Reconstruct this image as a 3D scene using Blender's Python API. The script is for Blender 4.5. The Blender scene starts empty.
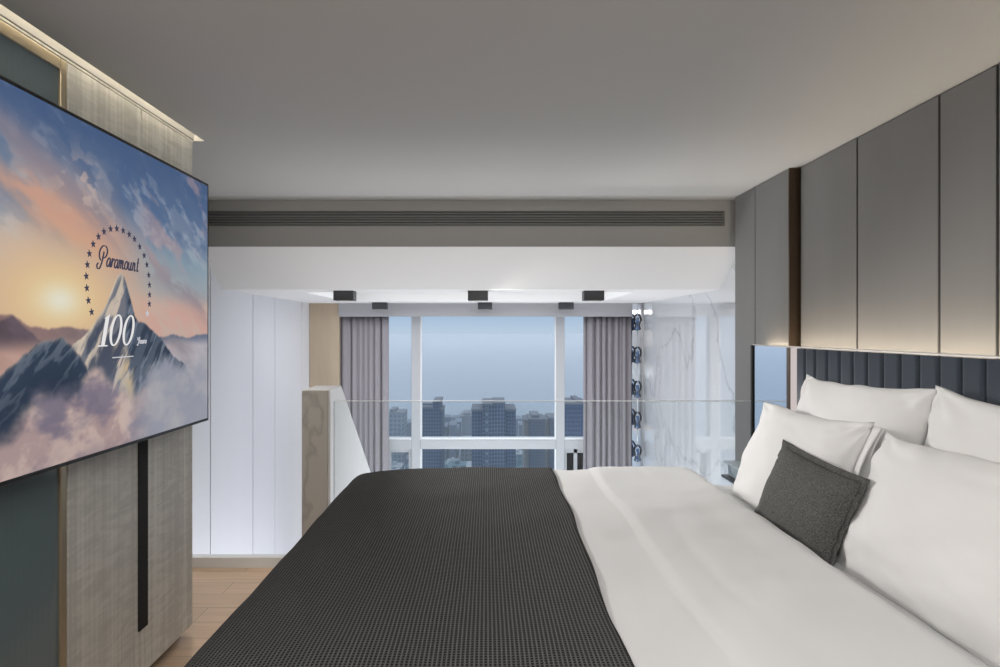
import bpy, bmesh, math, random
import numpy as np
from mathutils import Vector, Matrix, noise

random.seed(7)
S = bpy.context.scene
COL = S.collection
PI = math.pi
F = 600.0            # focal length in pixels of the 1000 px wide frame
VX, VY = 487.0, 331.0
CZ = 1.29            # camera height above the sleeping-loft floor


def at(px, py, Y):
    return Vector(((px - VX) * Y / F, Y, CZ + (VY - py) * Y / F))


# ------------------------------------------------------------------ materials
def lin(c):
    return tuple(((v / 255.0) / 12.92 if v / 255.0 <= 0.04045 else ((v / 255.0 + 0.055) / 1.055) ** 2.4) for v in c)


def mat(name, col, rough=0.6, metal=0.0, bump=None, spec=0.5, vary=None, sheen=0.0, coat=0.0, ior=None):
    m = bpy.data.materials.new(name)
    m.use_nodes = True
    nt = m.node_tree
    b = nt.nodes['Principled BSDF']
    b.inputs['Base Color'].default_value = (*col, 1)
    b.inputs['Roughness'].default_value = rough
    b.inputs['Metallic'].default_value = metal
    b.inputs['Specular IOR Level'].default_value = spec
    b.inputs['Sheen Weight'].default_value = sheen
    b.inputs['Coat Weight'].default_value = coat
    if ior:
        b.inputs['IOR'].default_value = ior
    tc = nt.nodes.new('ShaderNodeTexCoord')
    if vary:                       # (scale vector, amount, detail)
        mp = nt.nodes.new('ShaderNodeMapping'); mp.inputs['Scale'].default_value = vary[0]
        n = nt.nodes.new('ShaderNodeTexNoise'); n.inputs['Scale'].default_value = 1.0
        n.inputs['Detail'].default_value = vary[2] if len(vary) > 2 else 4
        nt.links.new(tc.outputs['Object'], mp.inputs['Vector']); nt.links.new(mp.outputs['Vector'], n.inputs['Vector'])
        r = nt.nodes.new('ShaderNodeValToRGB')
        a = vary[1]
        r.color_ramp.elements[0].position = 0.3; r.color_ramp.elements[1].position = 0.7
        r.color_ramp.elements[0].color = (*[max(0, v * (1 - a)) for v in col], 1)
        r.color_ramp.elements[1].color = (*[min(1, v * (1 + a)) for v in col], 1)
        nt.links.new(n.outputs['Fac'], r.inputs['Fac']); nt.links.new(r.outputs['Color'], b.inputs['Base Color'])
    if bump:                       # (scale vector, strength, distance)
        mp = nt.nodes.new('ShaderNodeMapping'); mp.inputs['Scale'].default_value = bump[0]
        n = nt.nodes.new('ShaderNodeTexNoise'); n.inputs['Scale'].default_value = 1.0; n.inputs['Detail'].default_value = 3
        bp = nt.nodes.new('ShaderNodeBump'); bp.inputs['Strength'].default_value = bump[1]; bp.inputs['Distance'].default_value = bump[2]
        nt.links.new(tc.outputs['Object'], mp.inputs['Vector']); nt.links.new(mp.outputs['Vector'], n.inputs['Vector'])
        nt.links.new(n.outputs['Fac'], bp.inputs['Height']); nt.links.new(bp.outputs['Normal'], b.inputs['Normal'])
    return m


def emit(name, col, strength):
    m = bpy.data.materials.new(name); m.use_nodes = True
    nt = m.node_tree; nt.nodes.clear()
    e = nt.nodes.new('ShaderNodeEmission'); o = nt.nodes.new('ShaderNodeOutputMaterial')
    e.inputs['Color'].default_value = (*col, 1); e.inputs['Strength'].default_value = strength
    nt.links.new(e.outputs[0], o.inputs['Surface'])
    return m


def glass_mat(name, tint=(0.96, 0.98, 0.98), ior=1.45, cap=1.0):
    m = bpy.data.materials.new(name); m.use_nodes = True
    nt = m.node_tree; nt.nodes.clear()
    t = nt.nodes.new('ShaderNodeBsdfTransparent'); t.inputs['Color'].default_value = (*tint, 1)
    g = nt.nodes.new('ShaderNodeBsdfGlossy'); g.inputs['Roughness'].default_value = 0.0
    f = nt.nodes.new('ShaderNodeFresnel'); f.inputs['IOR'].default_value = ior
    k = nt.nodes.new('ShaderNodeMath'); k.operation = 'MULTIPLY'; k.inputs[1].default_value = cap
    mx = nt.nodes.new('ShaderNodeMixShader'); o = nt.nodes.new('ShaderNodeOutputMaterial')
    nt.links.new(f.outputs[0], k.inputs[0]); nt.links.new(k.outputs[0], mx.inputs[0])
    nt.links.new(t.outputs[0], mx.inputs[1]); nt.links.new(g.outputs[0], mx.inputs[2])
    nt.links.new(mx.outputs[0], o.inputs['Surface'])
    return m


M = {}
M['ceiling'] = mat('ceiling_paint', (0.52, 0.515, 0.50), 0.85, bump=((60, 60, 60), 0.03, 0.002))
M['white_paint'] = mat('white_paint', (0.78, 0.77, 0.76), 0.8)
M['white_panel'] = mat('white_lacquer_panel', (0.80, 0.81, 0.85), 0.35, vary=((2, 2, 0.3), 0.02))
M['fascia'] = mat('grey_fascia', (0.40, 0.39, 0.37), 0.6)
M['louvre'] = mat('dark_louvre', (0.24, 0.235, 0.225), 0.5)
M['black'] = mat('black_void', (0.01, 0.01, 0.01), 0.8)
M['panel_grey'] = mat('grey_fabric_panel', (0.165, 0.163, 0.160), 0.8, bump=((260, 260, 900), 0.12, 0.001), vary=((5, 5, 1.2), 0.05), sheen=0.1)
M['bronze'] = mat('bronze_metal', (0.11, 0.078, 0.055), 0.35, metal=0.85)
M['brass'] = mat('pale_brass', (0.50, 0.42, 0.30), 0.35, metal=0.8)
M['navy'] = mat('navy_leather', (0.047, 0.061, 0.082), 0.42, bump=((120, 120, 120), 0.1, 0.001))
M['mirror'] = mat('mirror_glass', (0.80, 0.84, 0.90), 0.03, metal=1.0)
M['chrome'] = mat('chrome', (0.75, 0.76, 0.78), 0.12, metal=1.0)
M['linen'] = mat('white_linen', (0.70, 0.70, 0.70), 0.85, bump=((700, 700, 700), 0.05, 0.0005), sheen=0.15)
M['linen_pillow'] = mat('white_pillow_cotton', (0.72, 0.715, 0.71), 0.85, bump=((600, 600, 600), 0.05, 0.0005), sheen=0.15)
M['tv_black'] = mat('black_plastic', (0.012, 0.012, 0.013), 0.3)
M['window_frame'] = mat('window_frame_white', (0.52, 0.53, 0.55), 0.4)  # frame toned down so the painted bright edges stand out
M['lit_edge'] = mat('lit_edge_white', (0.92, 0.93, 0.95), 0.35)  # white that stands in for sky light on the frame edges
M['curtain'] = mat('grey_curtain_fabric', (0.33, 0.31, 0.335), 0.9, bump=((500, 500, 200), 0.08, 0.001), sheen=0.2)
M['pelmet'] = mat('grey_pelmet', (0.42, 0.42, 0.44), 0.7)
M['beige_wood'] = mat('beige_wood', (0.50, 0.40, 0.29), 0.5, vary=((6, 6, 1), 0.12))
M['dark_base'] = mat('charcoal_upholstery', (0.06, 0.06, 0.062), 0.9)
M['spot_box'] = mat('dark_metal_housing', (0.045, 0.047, 0.052), 0.45)
M['stone_floor'] = mat('pale_stone_floor', (0.55, 0.54, 0.53), 0.25, vary=((2, 2, 2), 0.06))
M['teal_glass'] = mat('teal_fluted_glass', (0.155, 0.205, 0.22), 0.12, coat=0.3)
M['glass'] = glass_mat('clear_window_glass', (0.97, 0.985, 0.99), 1.3, 0.22)
M['rail_glass'] = glass_mat('clear_railing_glass', (0.97, 0.985, 0.985), 1.4, 0.45)
M['glass_edge'] = mat('polished_glass_edge', (0.92, 0.95, 0.96), 0.3)  # white colour stands in for the bright light line along the glass
M['crystal'] = glass_mat('crystal_glass', (0.86, 0.91, 0.97), 1.7, 1.0)
M['cove'] = emit('warm_cove_light', (1.0, 0.88, 0.68), 23.0)
M['cove_head'] = emit('warm_ledge_light', (1.0, 0.84, 0.64), 22.0)
M['spot_lens'] = emit('spot_lens_light', (1.0, 0.96, 0.9), 0.35)


def veneer():
    m = mat('grey_oak_veneer', (0.30, 0.28, 0.235), 0.42)
    nt = m.node_tree; b = nt.nodes['Principled BSDF']
    tc = nt.nodes.new('ShaderNodeTexCoord')

    def nz(scale, detail, dist=0.0):
        mp = nt.nodes.new('ShaderNodeMapping'); mp.inputs['Scale'].default_value = scale
        n = nt.nodes.new('ShaderNodeTexNoise'); n.inputs['Scale'].default_value = 1; n.inputs['Detail'].default_value = detail
        n.inputs['Distortion'].default_value = dist
        nt.links.new(tc.outputs['Object'], mp.inputs['Vector']); nt.links.new(mp.outputs['Vector'], n.inputs['Vector'])
        return n.outputs['Fac']
    a = nz((1, 60, 0.8), 3)               # vertical streaks
    c = nz((1, 7, 34), 5, 1.2)            # cross figure of the veneer
    d = nz((1, 12, 0.0), 0)                # boards of the veneer, straight up
    mx = nt.nodes.new('ShaderNodeMath'); mx.operation = 'MULTIPLY_ADD'; mx.inputs[1].default_value = 0.95
    nt.links.new(c, mx.inputs[0]); nt.links.new(a, mx.inputs[2])
    m2 = nt.nodes.new('ShaderNodeMath'); m2.operation = 'MULTIPLY_ADD'; m2.inputs[1].default_value = 0.6
    nt.links.new(d, m2.inputs[0]); nt.links.new(mx.outputs[0], m2.inputs[2])
    r = nt.nodes.new('ShaderNodeValToRGB')
    r.color_ramp.elements[0].position = 0.75; r.color_ramp.elements[1].position = 1.3 if False else 1.0
    m3 = nt.nodes.new('ShaderNodeMath'); m3.operation = 'MULTIPLY'; m3.inputs[1].default_value = 0.67
    nt.links.new(m2.outputs[0], m3.inputs[0])
    r.color_ramp.elements[0].color = (0.56, 0.545, 0.50, 1); r.color_ramp.elements[1].color = (0.73, 0.71, 0.655, 1)
    nt.links.new(m3.outputs[0], r.inputs['Fac']); nt.links.new(r.outputs['Color'], b.inputs['Base Color'])
    bp = nt.nodes.new('ShaderNodeBump'); bp.inputs['Strength'].default_value = 0.08; bp.inputs['Distance'].default_value = 0.002
    nt.links.new(mx.outputs[0], bp.inputs['Height']); nt.links.new(bp.outputs['Normal'], b.inputs['Normal'])
    return m


def planks():
    m = mat('oak_plank_floor', (0.42, 0.31, 0.22), 0.42)
    nt = m.node_tree; b = nt.nodes['Principled BSDF']
    tc = nt.nodes.new('ShaderNodeTexCoord')
    br = nt.nodes.new('ShaderNodeTexBrick')
    br.inputs['Scale'].default_value = 1.0; br.inputs['Brick Width'].default_value = 1.3; br.inputs['Row Height'].default_value = 0.14
    br.inputs['Mortar Size'].default_value = 0.0015; br.inputs['Mortar Smooth'].default_value = 0.1; br.offset = 0.37
    br.inputs['Color1'].default_value = (0.78, 0.565, 0.39, 1); br.inputs['Color2'].default_value = (0.70, 0.505, 0.345, 1)
    br.inputs['Mortar'].default_value = (0.38, 0.28, 0.20, 1)
    nt.links.new(tc.outputs['Object'], br.inputs['Vector'])
    mp = nt.nodes.new('ShaderNodeMapping'); mp.inputs['Scale'].default_value = (2.2, 40, 1)
    n = nt.nodes.new('ShaderNodeTexNoise'); n.inputs['Scale'].default_value = 1; n.inputs['Detail'].default_value = 5
    nt.links.new(tc.outputs['Object'], mp.inputs['Vector']); nt.links.new(mp.outputs['Vector'], n.inputs['Vector'])
    mx = nt.nodes.new('ShaderNodeMix'); mx.data_type = 'RGBA'; mx.blend_type = 'MULTIPLY'; mx.inputs['Factor'].default_value = 0.35
    nt.links.new(br.outputs['Color'], mx.inputs['A']); nt.links.new(n.outputs['Fac'], mx.inputs['B'])
    nt.links.new(mx.outputs['Result'], b.inputs['Base Color'])
    return m


def marble(name, base, vein, rough, ior, scale=1.0):
    m = mat(name, base, rough, ior=ior)
    nt = m.node_tree; b = nt.nodes['Principled BSDF']
    tc = nt.nodes.new('ShaderNodeTexCoord')
    mp = nt.nodes.new('ShaderNodeMapping'); mp.inputs['Rotation'].default_value = (0.6, 0.3, 0.2); mp.inputs['Scale'].default_value = (scale,) * 3
    n = nt.nodes.new('ShaderNodeTexNoise'); n.inputs['Scale'].default_value = 1.1; n.inputs['Detail'].default_value = 6; n.inputs['Distortion'].default_value = 0.8
    nt.links.new(tc.outputs['Object'], mp.inputs['Vector']); nt.links.new(mp.outputs['Vector'], n.inputs['Vector'])
    s = nt.nodes.new('ShaderNodeMath'); s.operation = 'SUBTRACT'; s.inputs[1].default_value = 0.5
    a = nt.nodes.new('ShaderNodeMath'); a.operation = 'ABSOLUTE'
    nt.links.new(n.outputs['Fac'], s.inputs[0]); nt.links.new(s.outputs[0], a.inputs[0])
    r = nt.nodes.new('ShaderNodeValToRGB')
    r.color_ramp.elements[0].position = 0.0; r.color_ramp.elements[1].position = 0.012
    r.color_ramp.elements[0].color = (*vein, 1); r.color_ramp.elements[1].color = (*base, 1)
    nt.links.new(a.outputs[0], r.inputs['Fac']); nt.links.new(r.outputs['Color'], b.inputs['Base Color'])
    return m


def waffle():
    m = mat('charcoal_waffle_knit', (0.05, 0.05, 0.05), 0.95, spec=0.1)
    nt = m.node_tree; b = nt.nodes['Principled BSDF']
    uv = nt.nodes.new('ShaderNodeUVMap')
    sep = nt.nodes.new('ShaderNodeSeparateXYZ'); nt.links.new(uv.outputs[0], sep.inputs[0])

    def wave(sock, pitch):
        k = nt.nodes.new('ShaderNodeMath'); k.operation = 'MULTIPLY'; k.inputs[1].default_value = 2 * PI / pitch
        s = nt.nodes.new('ShaderNodeMath'); s.operation = 'SINE'
        nt.links.new(sock, k.inputs[0]); nt.links.new(k.outputs[0], s.inputs[0])
        h = nt.nodes.new('ShaderNodeMath'); h.operation = 'MULTIPLY_ADD'; h.inputs[1].default_value = 0.5; h.inputs[2].default_value = 0.5
        nt.links.new(s.outputs[0], h.inputs[0])
        return h.outputs[0]
    a = wave(sep.outputs['X'], 0.0086); c = wave(sep.outputs['Y'], 0.0086)
    c2 = nt.nodes.new('ShaderNodeMath'); c2.operation = 'MULTIPLY'; c2.inputs[1].default_value = .8; nt.links.new(c, c2.inputs[0])
    mu = nt.nodes.new('ShaderNodeMath'); mu.operation = 'MAXIMUM'
    nt.links.new(a, mu.inputs[0]); nt.links.new(c2.outputs[0], mu.inputs[1])
    r = nt.nodes.new('ShaderNodeValToRGB')
    r.color_ramp.elements[0].position = 0.35; r.color_ramp.elements[1].position = 0.95
    r.color_ramp.elements[0].color = (0.015, 0.015, 0.015, 1); r.color_ramp.elements[1].color = (0.135, 0.135, 0.133, 1)
    nt.links.new(mu.outputs[0], r.inputs['Fac']); nt.links.new(r.outputs['Color'], b.inputs['Base Color'])
    bp = nt.nodes.new('ShaderNodeBump'); bp.inputs['Strength'].default_value = 0.8; bp.inputs['Distance'].default_value = 0.004
    nt.links.new(mu.outputs[0], bp.inputs['Height']); nt.links.new(bp.outputs['Normal'], b.inputs['Normal'])
    return m


def tweed():
    m = mat('grey_tweed', (0.10, 0.098, 0.094), 0.95, spec=0.2)
    nt = m.node_tree; b = nt.nodes['Principled BSDF']
    tc = nt.nodes.new('ShaderNodeTexCoord')
    outs = []
    for sc in ((750, 240, 240), (240, 750, 240)):
        mp = nt.nodes.new('ShaderNodeMapping'); mp.inputs['Scale'].default_value = sc
        n = nt.nodes.new('ShaderNodeTexNoise'); n.inputs['Scale'].default_value = 1; n.inputs['Detail'].default_value = 2
        nt.links.new(tc.outputs['Object'], mp.inputs['Vector']); nt.links.new(mp.outputs['Vector'], n.inputs['Vector'])
        outs.append(n.outputs['Fac'])
    ad = nt.nodes.new('ShaderNodeMath'); ad.operation = 'ADD'
    nt.links.new(outs[0], ad.inputs[0]); nt.links.new(outs[1], ad.inputs[1])
    ha = nt.nodes.new('ShaderNodeMath'); ha.operation = 'MULTIPLY'; ha.inputs[1].default_value = 0.5
    nt.links.new(ad.outputs[0], ha.inputs[0])
    r = nt.nodes.new('ShaderNodeValToRGB')
    r.color_ramp.elements[0].position = 0.36; r.color_ramp.elements[1].position = 0.64
    r.color_ramp.elements[0].color = (0.02, 0.02, 0.02, 1); r.color_ramp.elements[1].color = (0.17, 0.167, 0.16, 1)
    nt.links.new(ha.outputs[0], r.inputs['Fac']); nt.links.new(r.outputs['Color'], b.inputs['Base Color'])
    bp = nt.nodes.new('ShaderNodeBump'); bp.inputs['Strength'].default_value = 0.4; bp.inputs['Distance'].default_value = 0.002
    nt.links.new(ha.outputs[0], bp.inputs['Height']); nt.links.new(bp.outputs['Normal'], b.inputs['Normal'])
    return m


M['veneer'] = veneer()
M['planks'] = planks()
M['marble'] = marble('polished_white_marble', (0.70, 0.72, 0.745), (0.54, 0.55, 0.57), 0.03, 3.6, 0.7)
M['stone_grey'] = marble('grey_marble', (0.47, 0.45, 0.415), (0.36, 0.345, 0.32), 0.3, 1.5, 0.55)
M['waffle'] = waffle()
M['tweed'] = tweed()


def fluted():
    m = M['teal_glass']; nt = m.node_tree; b = nt.nodes['Principled BSDF']
    tc = nt.nodes.new('ShaderNodeTexCoord'); sp = nt.nodes.new('ShaderNodeSeparateXYZ')
    nt.links.new(tc.outputs['Object'], sp.inputs[0])
    k = nt.nodes.new('ShaderNodeMath'); k.operation = 'MULTIPLY'; k.inputs[1].default_value = 2 * PI / 0.02
    s = nt.nodes.new('ShaderNodeMath'); s.operation = 'SINE'
    nt.links.new(sp.outputs['Y'], k.inputs[0]); nt.links.new(k.outputs[0], s.inputs[0])
    bp = nt.nodes.new('ShaderNodeBump'); bp.inputs['Strength'].default_value = 0.05; bp.inputs['Distance'].default_value = 0.002
    nt.links.new(s.outputs[0], bp.inputs['Height']); nt.links.new(bp.outputs['Normal'], b.inputs['Normal'])


fluted()


# ------------------------------------------------------------------ object helpers
def link(name, me, m, parent=None, smooth=False, bevel=0.0):
    o = bpy.data.objects.new(name, me); COL.objects.link(o)
    if m is not None:
        me.materials.append(m)
    if smooth:
        for p in me.polygons:
            p.use_smooth = True
    if parent is not None:
        o.parent = parent
    if bevel:
        b = o.modifiers.new('bevel', 'BEVEL'); b.width = bevel; b.segments = 2; b.limit_method = 'ANGLE'
    return o


def bx(bm, x0, x1, y0, y1, z0, z1):
    x0, x1 = sorted((x0, x1)); y0, y1 = sorted((y0, y1)); z0, z1 = sorted((z0, z1))
    v = [bm.verts.new(p) for p in ((x0, y0, z0), (x1, y0, z0), (x1, y1, z0), (x0, y1, z0), (x0, y0, z1), (x1, y0, z1), (x1, y1, z1), (x0, y1, z1))]
    for f in ((0, 3, 2, 1), (4, 5, 6, 7), (0, 1, 5, 4), (1, 2, 6, 5), (2, 3, 7, 6), (3, 0, 4, 7)):
        bm.faces.new([v[i] for i in f])


def fin(bm, name, m, parent=None, smooth=False, bevel=0.0):
    me = bpy.data.meshes.new(name)
    bmesh.ops.recalc_face_normals(bm, faces=bm.faces[:])
    bm.to_mesh(me); bm.free()
    return link(name, me, m, parent, smooth, bevel)


def boxes(name, m, rows, parent=None, bevel=0.0):
    bm = bmesh.new()
    for r in rows:
        bx(bm, *r)
    return fin(bm, name, m, parent, False, bevel)


def prism(bm, pts, axis, a, b):
    """extrude a closed 2-D outline along an axis: 'X' -> pts are (y,z); 'Y' -> (x,z); 'Z' -> (x,y)"""
    def p3(p, t):
        return {'X': (t, p[0], p[1]), 'Y': (p[0], t, p[1]), 'Z': (p[0], p[1], t)}[axis]
    A = [bm.verts.new(p3(p, a)) for p in pts]; B = [bm.verts.new(p3(p, b)) for p in pts]
    n = len(pts)
    bm.faces.new(A); bm.faces.new(B[::-1])
    for i in range(n):
        bm.faces.new((A[i], B[i], B[(i + 1) % n], A[(i + 1) % n]))


def lathe(bm, prof, n, cx, cy, z0=0.0):
    rings = []
    for r, z in prof:
        rings.append([bm.verts.new((cx + max(r, 1e-4) * math.cos(2 * PI * k / n), cy + max(r, 1e-4) * math.sin(2 * PI * k / n), z0 + z)) for k in range(n)])
    for a, b in zip(rings, rings[1:]):
        for k in range(n):
            bm.faces.new((a[k], a[(k + 1) % n], b[(k + 1) % n], b[k]))
    bm.faces.new(rings[0][::-1]); bm.faces.new(rings[-1])


def thing(name, label, cat, loc=(0, 0, 0), group=None):
    o = bpy.data.objects.new(name, None); COL.objects.link(o)
    o.empty_display_size = 0.1
    o.location = loc
    tag(o, label, cat, group)
    return o


def tag(o, label, cat, group=None, kind=None):
    o['label'] = label; o['category'] = cat
    if group:
        o['group'] = group
    if kind:
        o['kind'] = kind
    return o


def struct(o, label=None, cat=None):
    o['kind'] = 'structure'
    if label:
        o['label'] = label; o['category'] = cat
    return o


def sm(a, b, x):
    t = min(1, max(0, (x - a) / (b - a)))
    return t * t * (3 - 2 * t)


# ------------------------------------------------------------------ the room
HC = 2.10                      # loft ceiling
XL, XR = -1.25, 1.50           # wardrobe front, panelled headboard wall
LL, LR = -1.79, 1.57           # side walls of the tall living space beyond
def ex(px, Y):
    return (px - VX) * Y / F


YE = 3.29                      # edge of the loft floor
YF = 3.72                      # face of the air-vent fascia
YS = 4.05                      # low end of the sloped soffit
HL = 1.57                      # ceiling of the tall space
YW = 6.05                      # inner face of the window wall
ZG = -2.60                     # floor of the tall space
YB = -0.9                      # wall behind the viewer

struct(boxes('floor', M['planks'], [(LL, 1.61, YB, YE, -0.18, 0)]), 'light oak plank floor of the sleeping loft', 'floor')
struct(boxes('floor_lower', M['stone_floor'], [(LL - .2, LR + .2, 2.9, 6.6, ZG - 0.1, ZG)]), 'pale stone floor of the tall space far below the window', 'floor')
bm = bmesh.new()
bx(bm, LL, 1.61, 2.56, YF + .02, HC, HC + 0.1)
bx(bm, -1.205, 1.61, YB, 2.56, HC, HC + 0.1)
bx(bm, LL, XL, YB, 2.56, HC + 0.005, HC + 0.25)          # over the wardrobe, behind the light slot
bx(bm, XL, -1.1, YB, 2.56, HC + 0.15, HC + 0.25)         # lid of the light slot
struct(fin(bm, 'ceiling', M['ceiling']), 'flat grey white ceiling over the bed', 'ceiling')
struct(boxes('wall_back', M['white_paint'], [(LL, 1.6, YB - .1, YB, 0, HC + .2)]), 'plain wall behind the viewer', 'wall')

# wall on the left: tall white panels beyond the wardrobe
wl = struct(boxes('wall_left', mat('grey_wall_backing', (.2, .2, .21), .8), [(LL - .12, LL - .005, YB, YW, ZG, HC + 0.1)]), 'white panelled side wall of the tall space, left of the window', 'wall')
ys = [YB, 2.56] + [-LL * F / (VX - p) for p in (210.5, 253, 275, 302)] + [YW]
for a, b in zip(ys[1:], ys[2:]):
    boxes('wall_panel', M['white_panel'], [(LL - .03, LL, a + .006, b - .006, ZG, HC - .001 if b < YF else HL + 0.25)], wl, 0.0015)

# right: grey fabric panels full height above and beside the bed
wr = struct(boxes('wall_right', M['black'], [(1.60, 1.66, YB, 3.63, -.18, HC), (LR + .002, 1.68, 3.61, YF + .2, HL + .25, HC + .1)]), 'wall of tall grey fabric panels behind the headboard', 'wall')
XN = 1.545                     # the panels above the bed sit a little deeper than the two beyond
yp = [YB, -.42, .02, .46, .92, 1.37, 1.817, 2.051, 2.505, 2.961]
for a, b in zip(yp, yp[1:]):
    boxes('wall_panel', M['panel_grey'], [(XN, 1.60, a + .006, b - .006, 0, HC - .004)], wr, 0.002)
    if b < 2.9:
        boxes('shadow_gap', M['black'], [(XN + .003, 1.60, b - .0062, b + .0062, 0, HC - .003)], wr)
boxes('wall_panel', M['panel_grey'], [(XR, 1.60, 2.985, 3.355, 0, HC - .004)], wr, 0.003)
boxes('wall_panel', M['panel_grey'], [(XR, 1.60, 3.361, 3.63, 0, HC - .004)], wr, 0.003)
boxes('groove_back', mat('lit_groove_metal', (.42, .33, .25), .4, metal=.5), [(1.560, 1.60, 2.950, 2.976, 0, HC - .002)], wr)  # back coloured paler than the bronze for the light strip's glow
o = boxes('bronze_groove', M['bronze'], [(1.499, 1.60, 2.976, 2.9845, 0, HC - .002)], wr)
o['label'] = 'brown bronze lined groove'

# right wall of the tall space: polished marble that mirrors the window
struct(boxes('wall_right_marble', M['marble'], [(LR, LR + .1, 3.60, YW + .6, ZG, HL + .3)]), 'polished pale marble wall mirroring the window', 'wall')

# beam with the air vent, sloped soffit, ceiling of the tall space
bm = bmesh.new()
bx(bm, LL, LR, YF, YF + .05, 2.034, HC + .02)
bx(bm, LL, LR, YF, YF + .05, 1.813, 1.941)
bx(bm, 1.475, LR, YF, YF + .05, 1.941, 2.034)
struct(fin(bm, 'trim_1', M['fascia']), 'grey fascia board holding the long air vent', 'trim')
bm = bmesh.new()
prism(bm, [(YF + .001, 1.812), (YS, HL), (YS, HL + .25), (YF + .052, 1.95)], 'X', LL, LR)
struct(fin(bm, 'ceiling_slope', M['white_paint']), 'sloped white soffit below the grey vent fascia', 'ceiling')
RX0, RX1, RY0, RY1 = -1.32, 1.07, 4.34, 5.72
bm = bmesh.new()
bx(bm, LL, LR, YS, RY0, HL, HL + .25)
bx(bm, LL, LR, RY1, YW + .4, HL, HL + .25)
bx(bm, LL, RX0, RY0, RY1, HL, HL + .25)
bx(bm, RX1, LR, RY0, RY1, HL, HL + .25)
bx(bm, RX0, RX1, RY0, RY1, HL + .16, HL + .25)
struct(fin(bm, 'ceiling_tray', M['white_paint']), 'white ceiling with a recessed tray above the window side', 'ceiling')

# window wall: reveals, pelmet, sill wall
struct(boxes('trim_2', M['beige_wood'], [(LL, ex(339, YW), YW, YW + .05, ZG, HL)]), 'beige wood strip left of the grey curtain', 'trim')
struct(boxes('trim_3', M['pelmet'], [(ex(339, YW), ex(632, YW), YW - .02, YW + .02, HL - .135, HL)]), 'grey pelmet board above the window', 'trim')
struct(boxes('wall_back_left', M['white_paint'], [(LL - .1, -1.51, YW + .05, YW + .5, ZG, HL)]), 'window reveal left of the curtain', 'wall')
struct(boxes('trim_4', mat('satin_steel', (.55, .55, .56), .38, metal=.6), [(ex(641.5, YW), LR, YW - .01, YW + .03, ZG, HL)]), 'bright metal strip beside the crystal strand', 'trim')
struct(boxes('trim_5', M['mirror'], [(ex(632, YW), ex(641.5, YW), YW + .015, YW + .03, ZG, HL)]), 'narrow mirror strip behind the crystal strand', 'trim')
struct(boxes('wall_window_right', M['white_paint'], [(1.52, LR + .1, YW + .04, YW + .5, ZG, HL)]), 'window reveal right of the curtain', 'wall')

YG = 6.31


def wx(px):
    return (px - VX) * YG / F


def wz(py):
    return CZ + (VY - py) * YG / F


win = thing('window_1', 'tall white framed window looking over the hazy city', 'window', (0, YG, ZG))
win['kind'] = 'structure'


def wpart(name, m, rows, bevel=0.0, parent=win):
    o = boxes(name, m, rows, parent, bevel)
    o.matrix_parent_inverse = Matrix.Translation((0, -YG, -ZG))
    return o


WT = HL
zt0, zt1 = wz(448), wz(439)
for a, b in ((412, 421), (555.5, 564)):
    wpart('mullion', M['window_frame'], [(wx(a), wx(b), YG - .05, YG + .07, ZG, WT)], .004)
wpart('window_frame', M['window_frame'], [(-1.51, -1.44, YG - .05, YG + .07, ZG, WT), (1.45, 1.52, YG - .05, YG + .07, ZG, WT),
                                          (-1.44, 1.45, YG - .05, YG + .07, WT - .06, WT), (-1.44, 1.45, YG - .05, YG + .07, ZG, ZG + .3)])
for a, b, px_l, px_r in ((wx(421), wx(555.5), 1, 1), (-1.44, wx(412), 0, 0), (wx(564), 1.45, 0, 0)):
    bt = .012  # thin strips added as painted sky-lit highlights on the inner edges
    bl = wpart('lit_edge_strip', M['lit_edge'], [(a, b, YG - .052, YG + .02, zt1, zt1 + .022)])
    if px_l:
        wpart('lit_edge_strip', M['lit_edge'], [(a, a + bt, YG - .052, YG + .02, zt1 + .022, WT - .06)])
        wpart('lit_edge_strip', M['lit_edge'], [(b - bt, b, YG - .052, YG + .02, zt1 + .022, WT - .06)])
        wpart('lit_edge_strip', M['lit_edge'], [(a, a + bt, YG - .052, YG + .02, ZG + .3, zt0)])
        wpart('lit_edge_strip', M['lit_edge'], [(b - bt, b, YG - .052, YG + .02, ZG + .3, zt0)])
cols = [(-1.44, wx(412)), (wx(421), wx(555.5)), (wx(564), 1.45)]
for a, b in cols:
    wpart('transom', M['window_frame'], [(a, b, YG - .06, YG + .07, zt0, zt1)], .003)
    wpart('window_pane', M['glass'], [(a, b, YG + .02, YG + .03, zt1, WT - .06)])
wpart('window_pane', M['glass'], [(wx(421), wx(555.5), YG + .02, YG + .03, ZG + .3, zt0)])
# narrow lower sashes with thicker frames at either side
lx0, lx1 = wx(391), wx(409)
wpart('lower_sash', M['window_frame'], [(-1.44, lx0, YG - .02, YG + .05, ZG + .3, zt0), (lx1, wx(412), YG - .02, YG + .05, ZG + .3, zt0),
                                        (lx0, lx1, YG - .02, YG + .05, wz(452), zt0)])
wpart('window_pane', M['glass'], [(lx0, lx1, YG + .01, YG + .02, ZG + .3, wz(452))])
sx = [wx(v) for v in (564, 566.5, 573.5, 577, 583)]
wpart('lower_sash', M['window_frame'], [(sx[0], sx[1], YG - .02, YG + .05, ZG + .3, zt0), (sx[2], sx[3], YG - .02, YG + .05, ZG + .3, zt0),
                                        (sx[4], 1.45, YG - .02, YG + .05, ZG + .3, zt0), (sx[1], sx[4], YG - .02, YG + .05, wz(452.5), zt0)])
o = wpart('vent_screen', M['black'], [(sx[1], sx[2], YG + .0, YG + .02, ZG + .3, wz(452.5)), (sx[3], sx[4], YG + .0, YG + .02, ZG + .3, wz(452.5))])
o['label'] = 'dark screens in the lower right sash'


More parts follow.
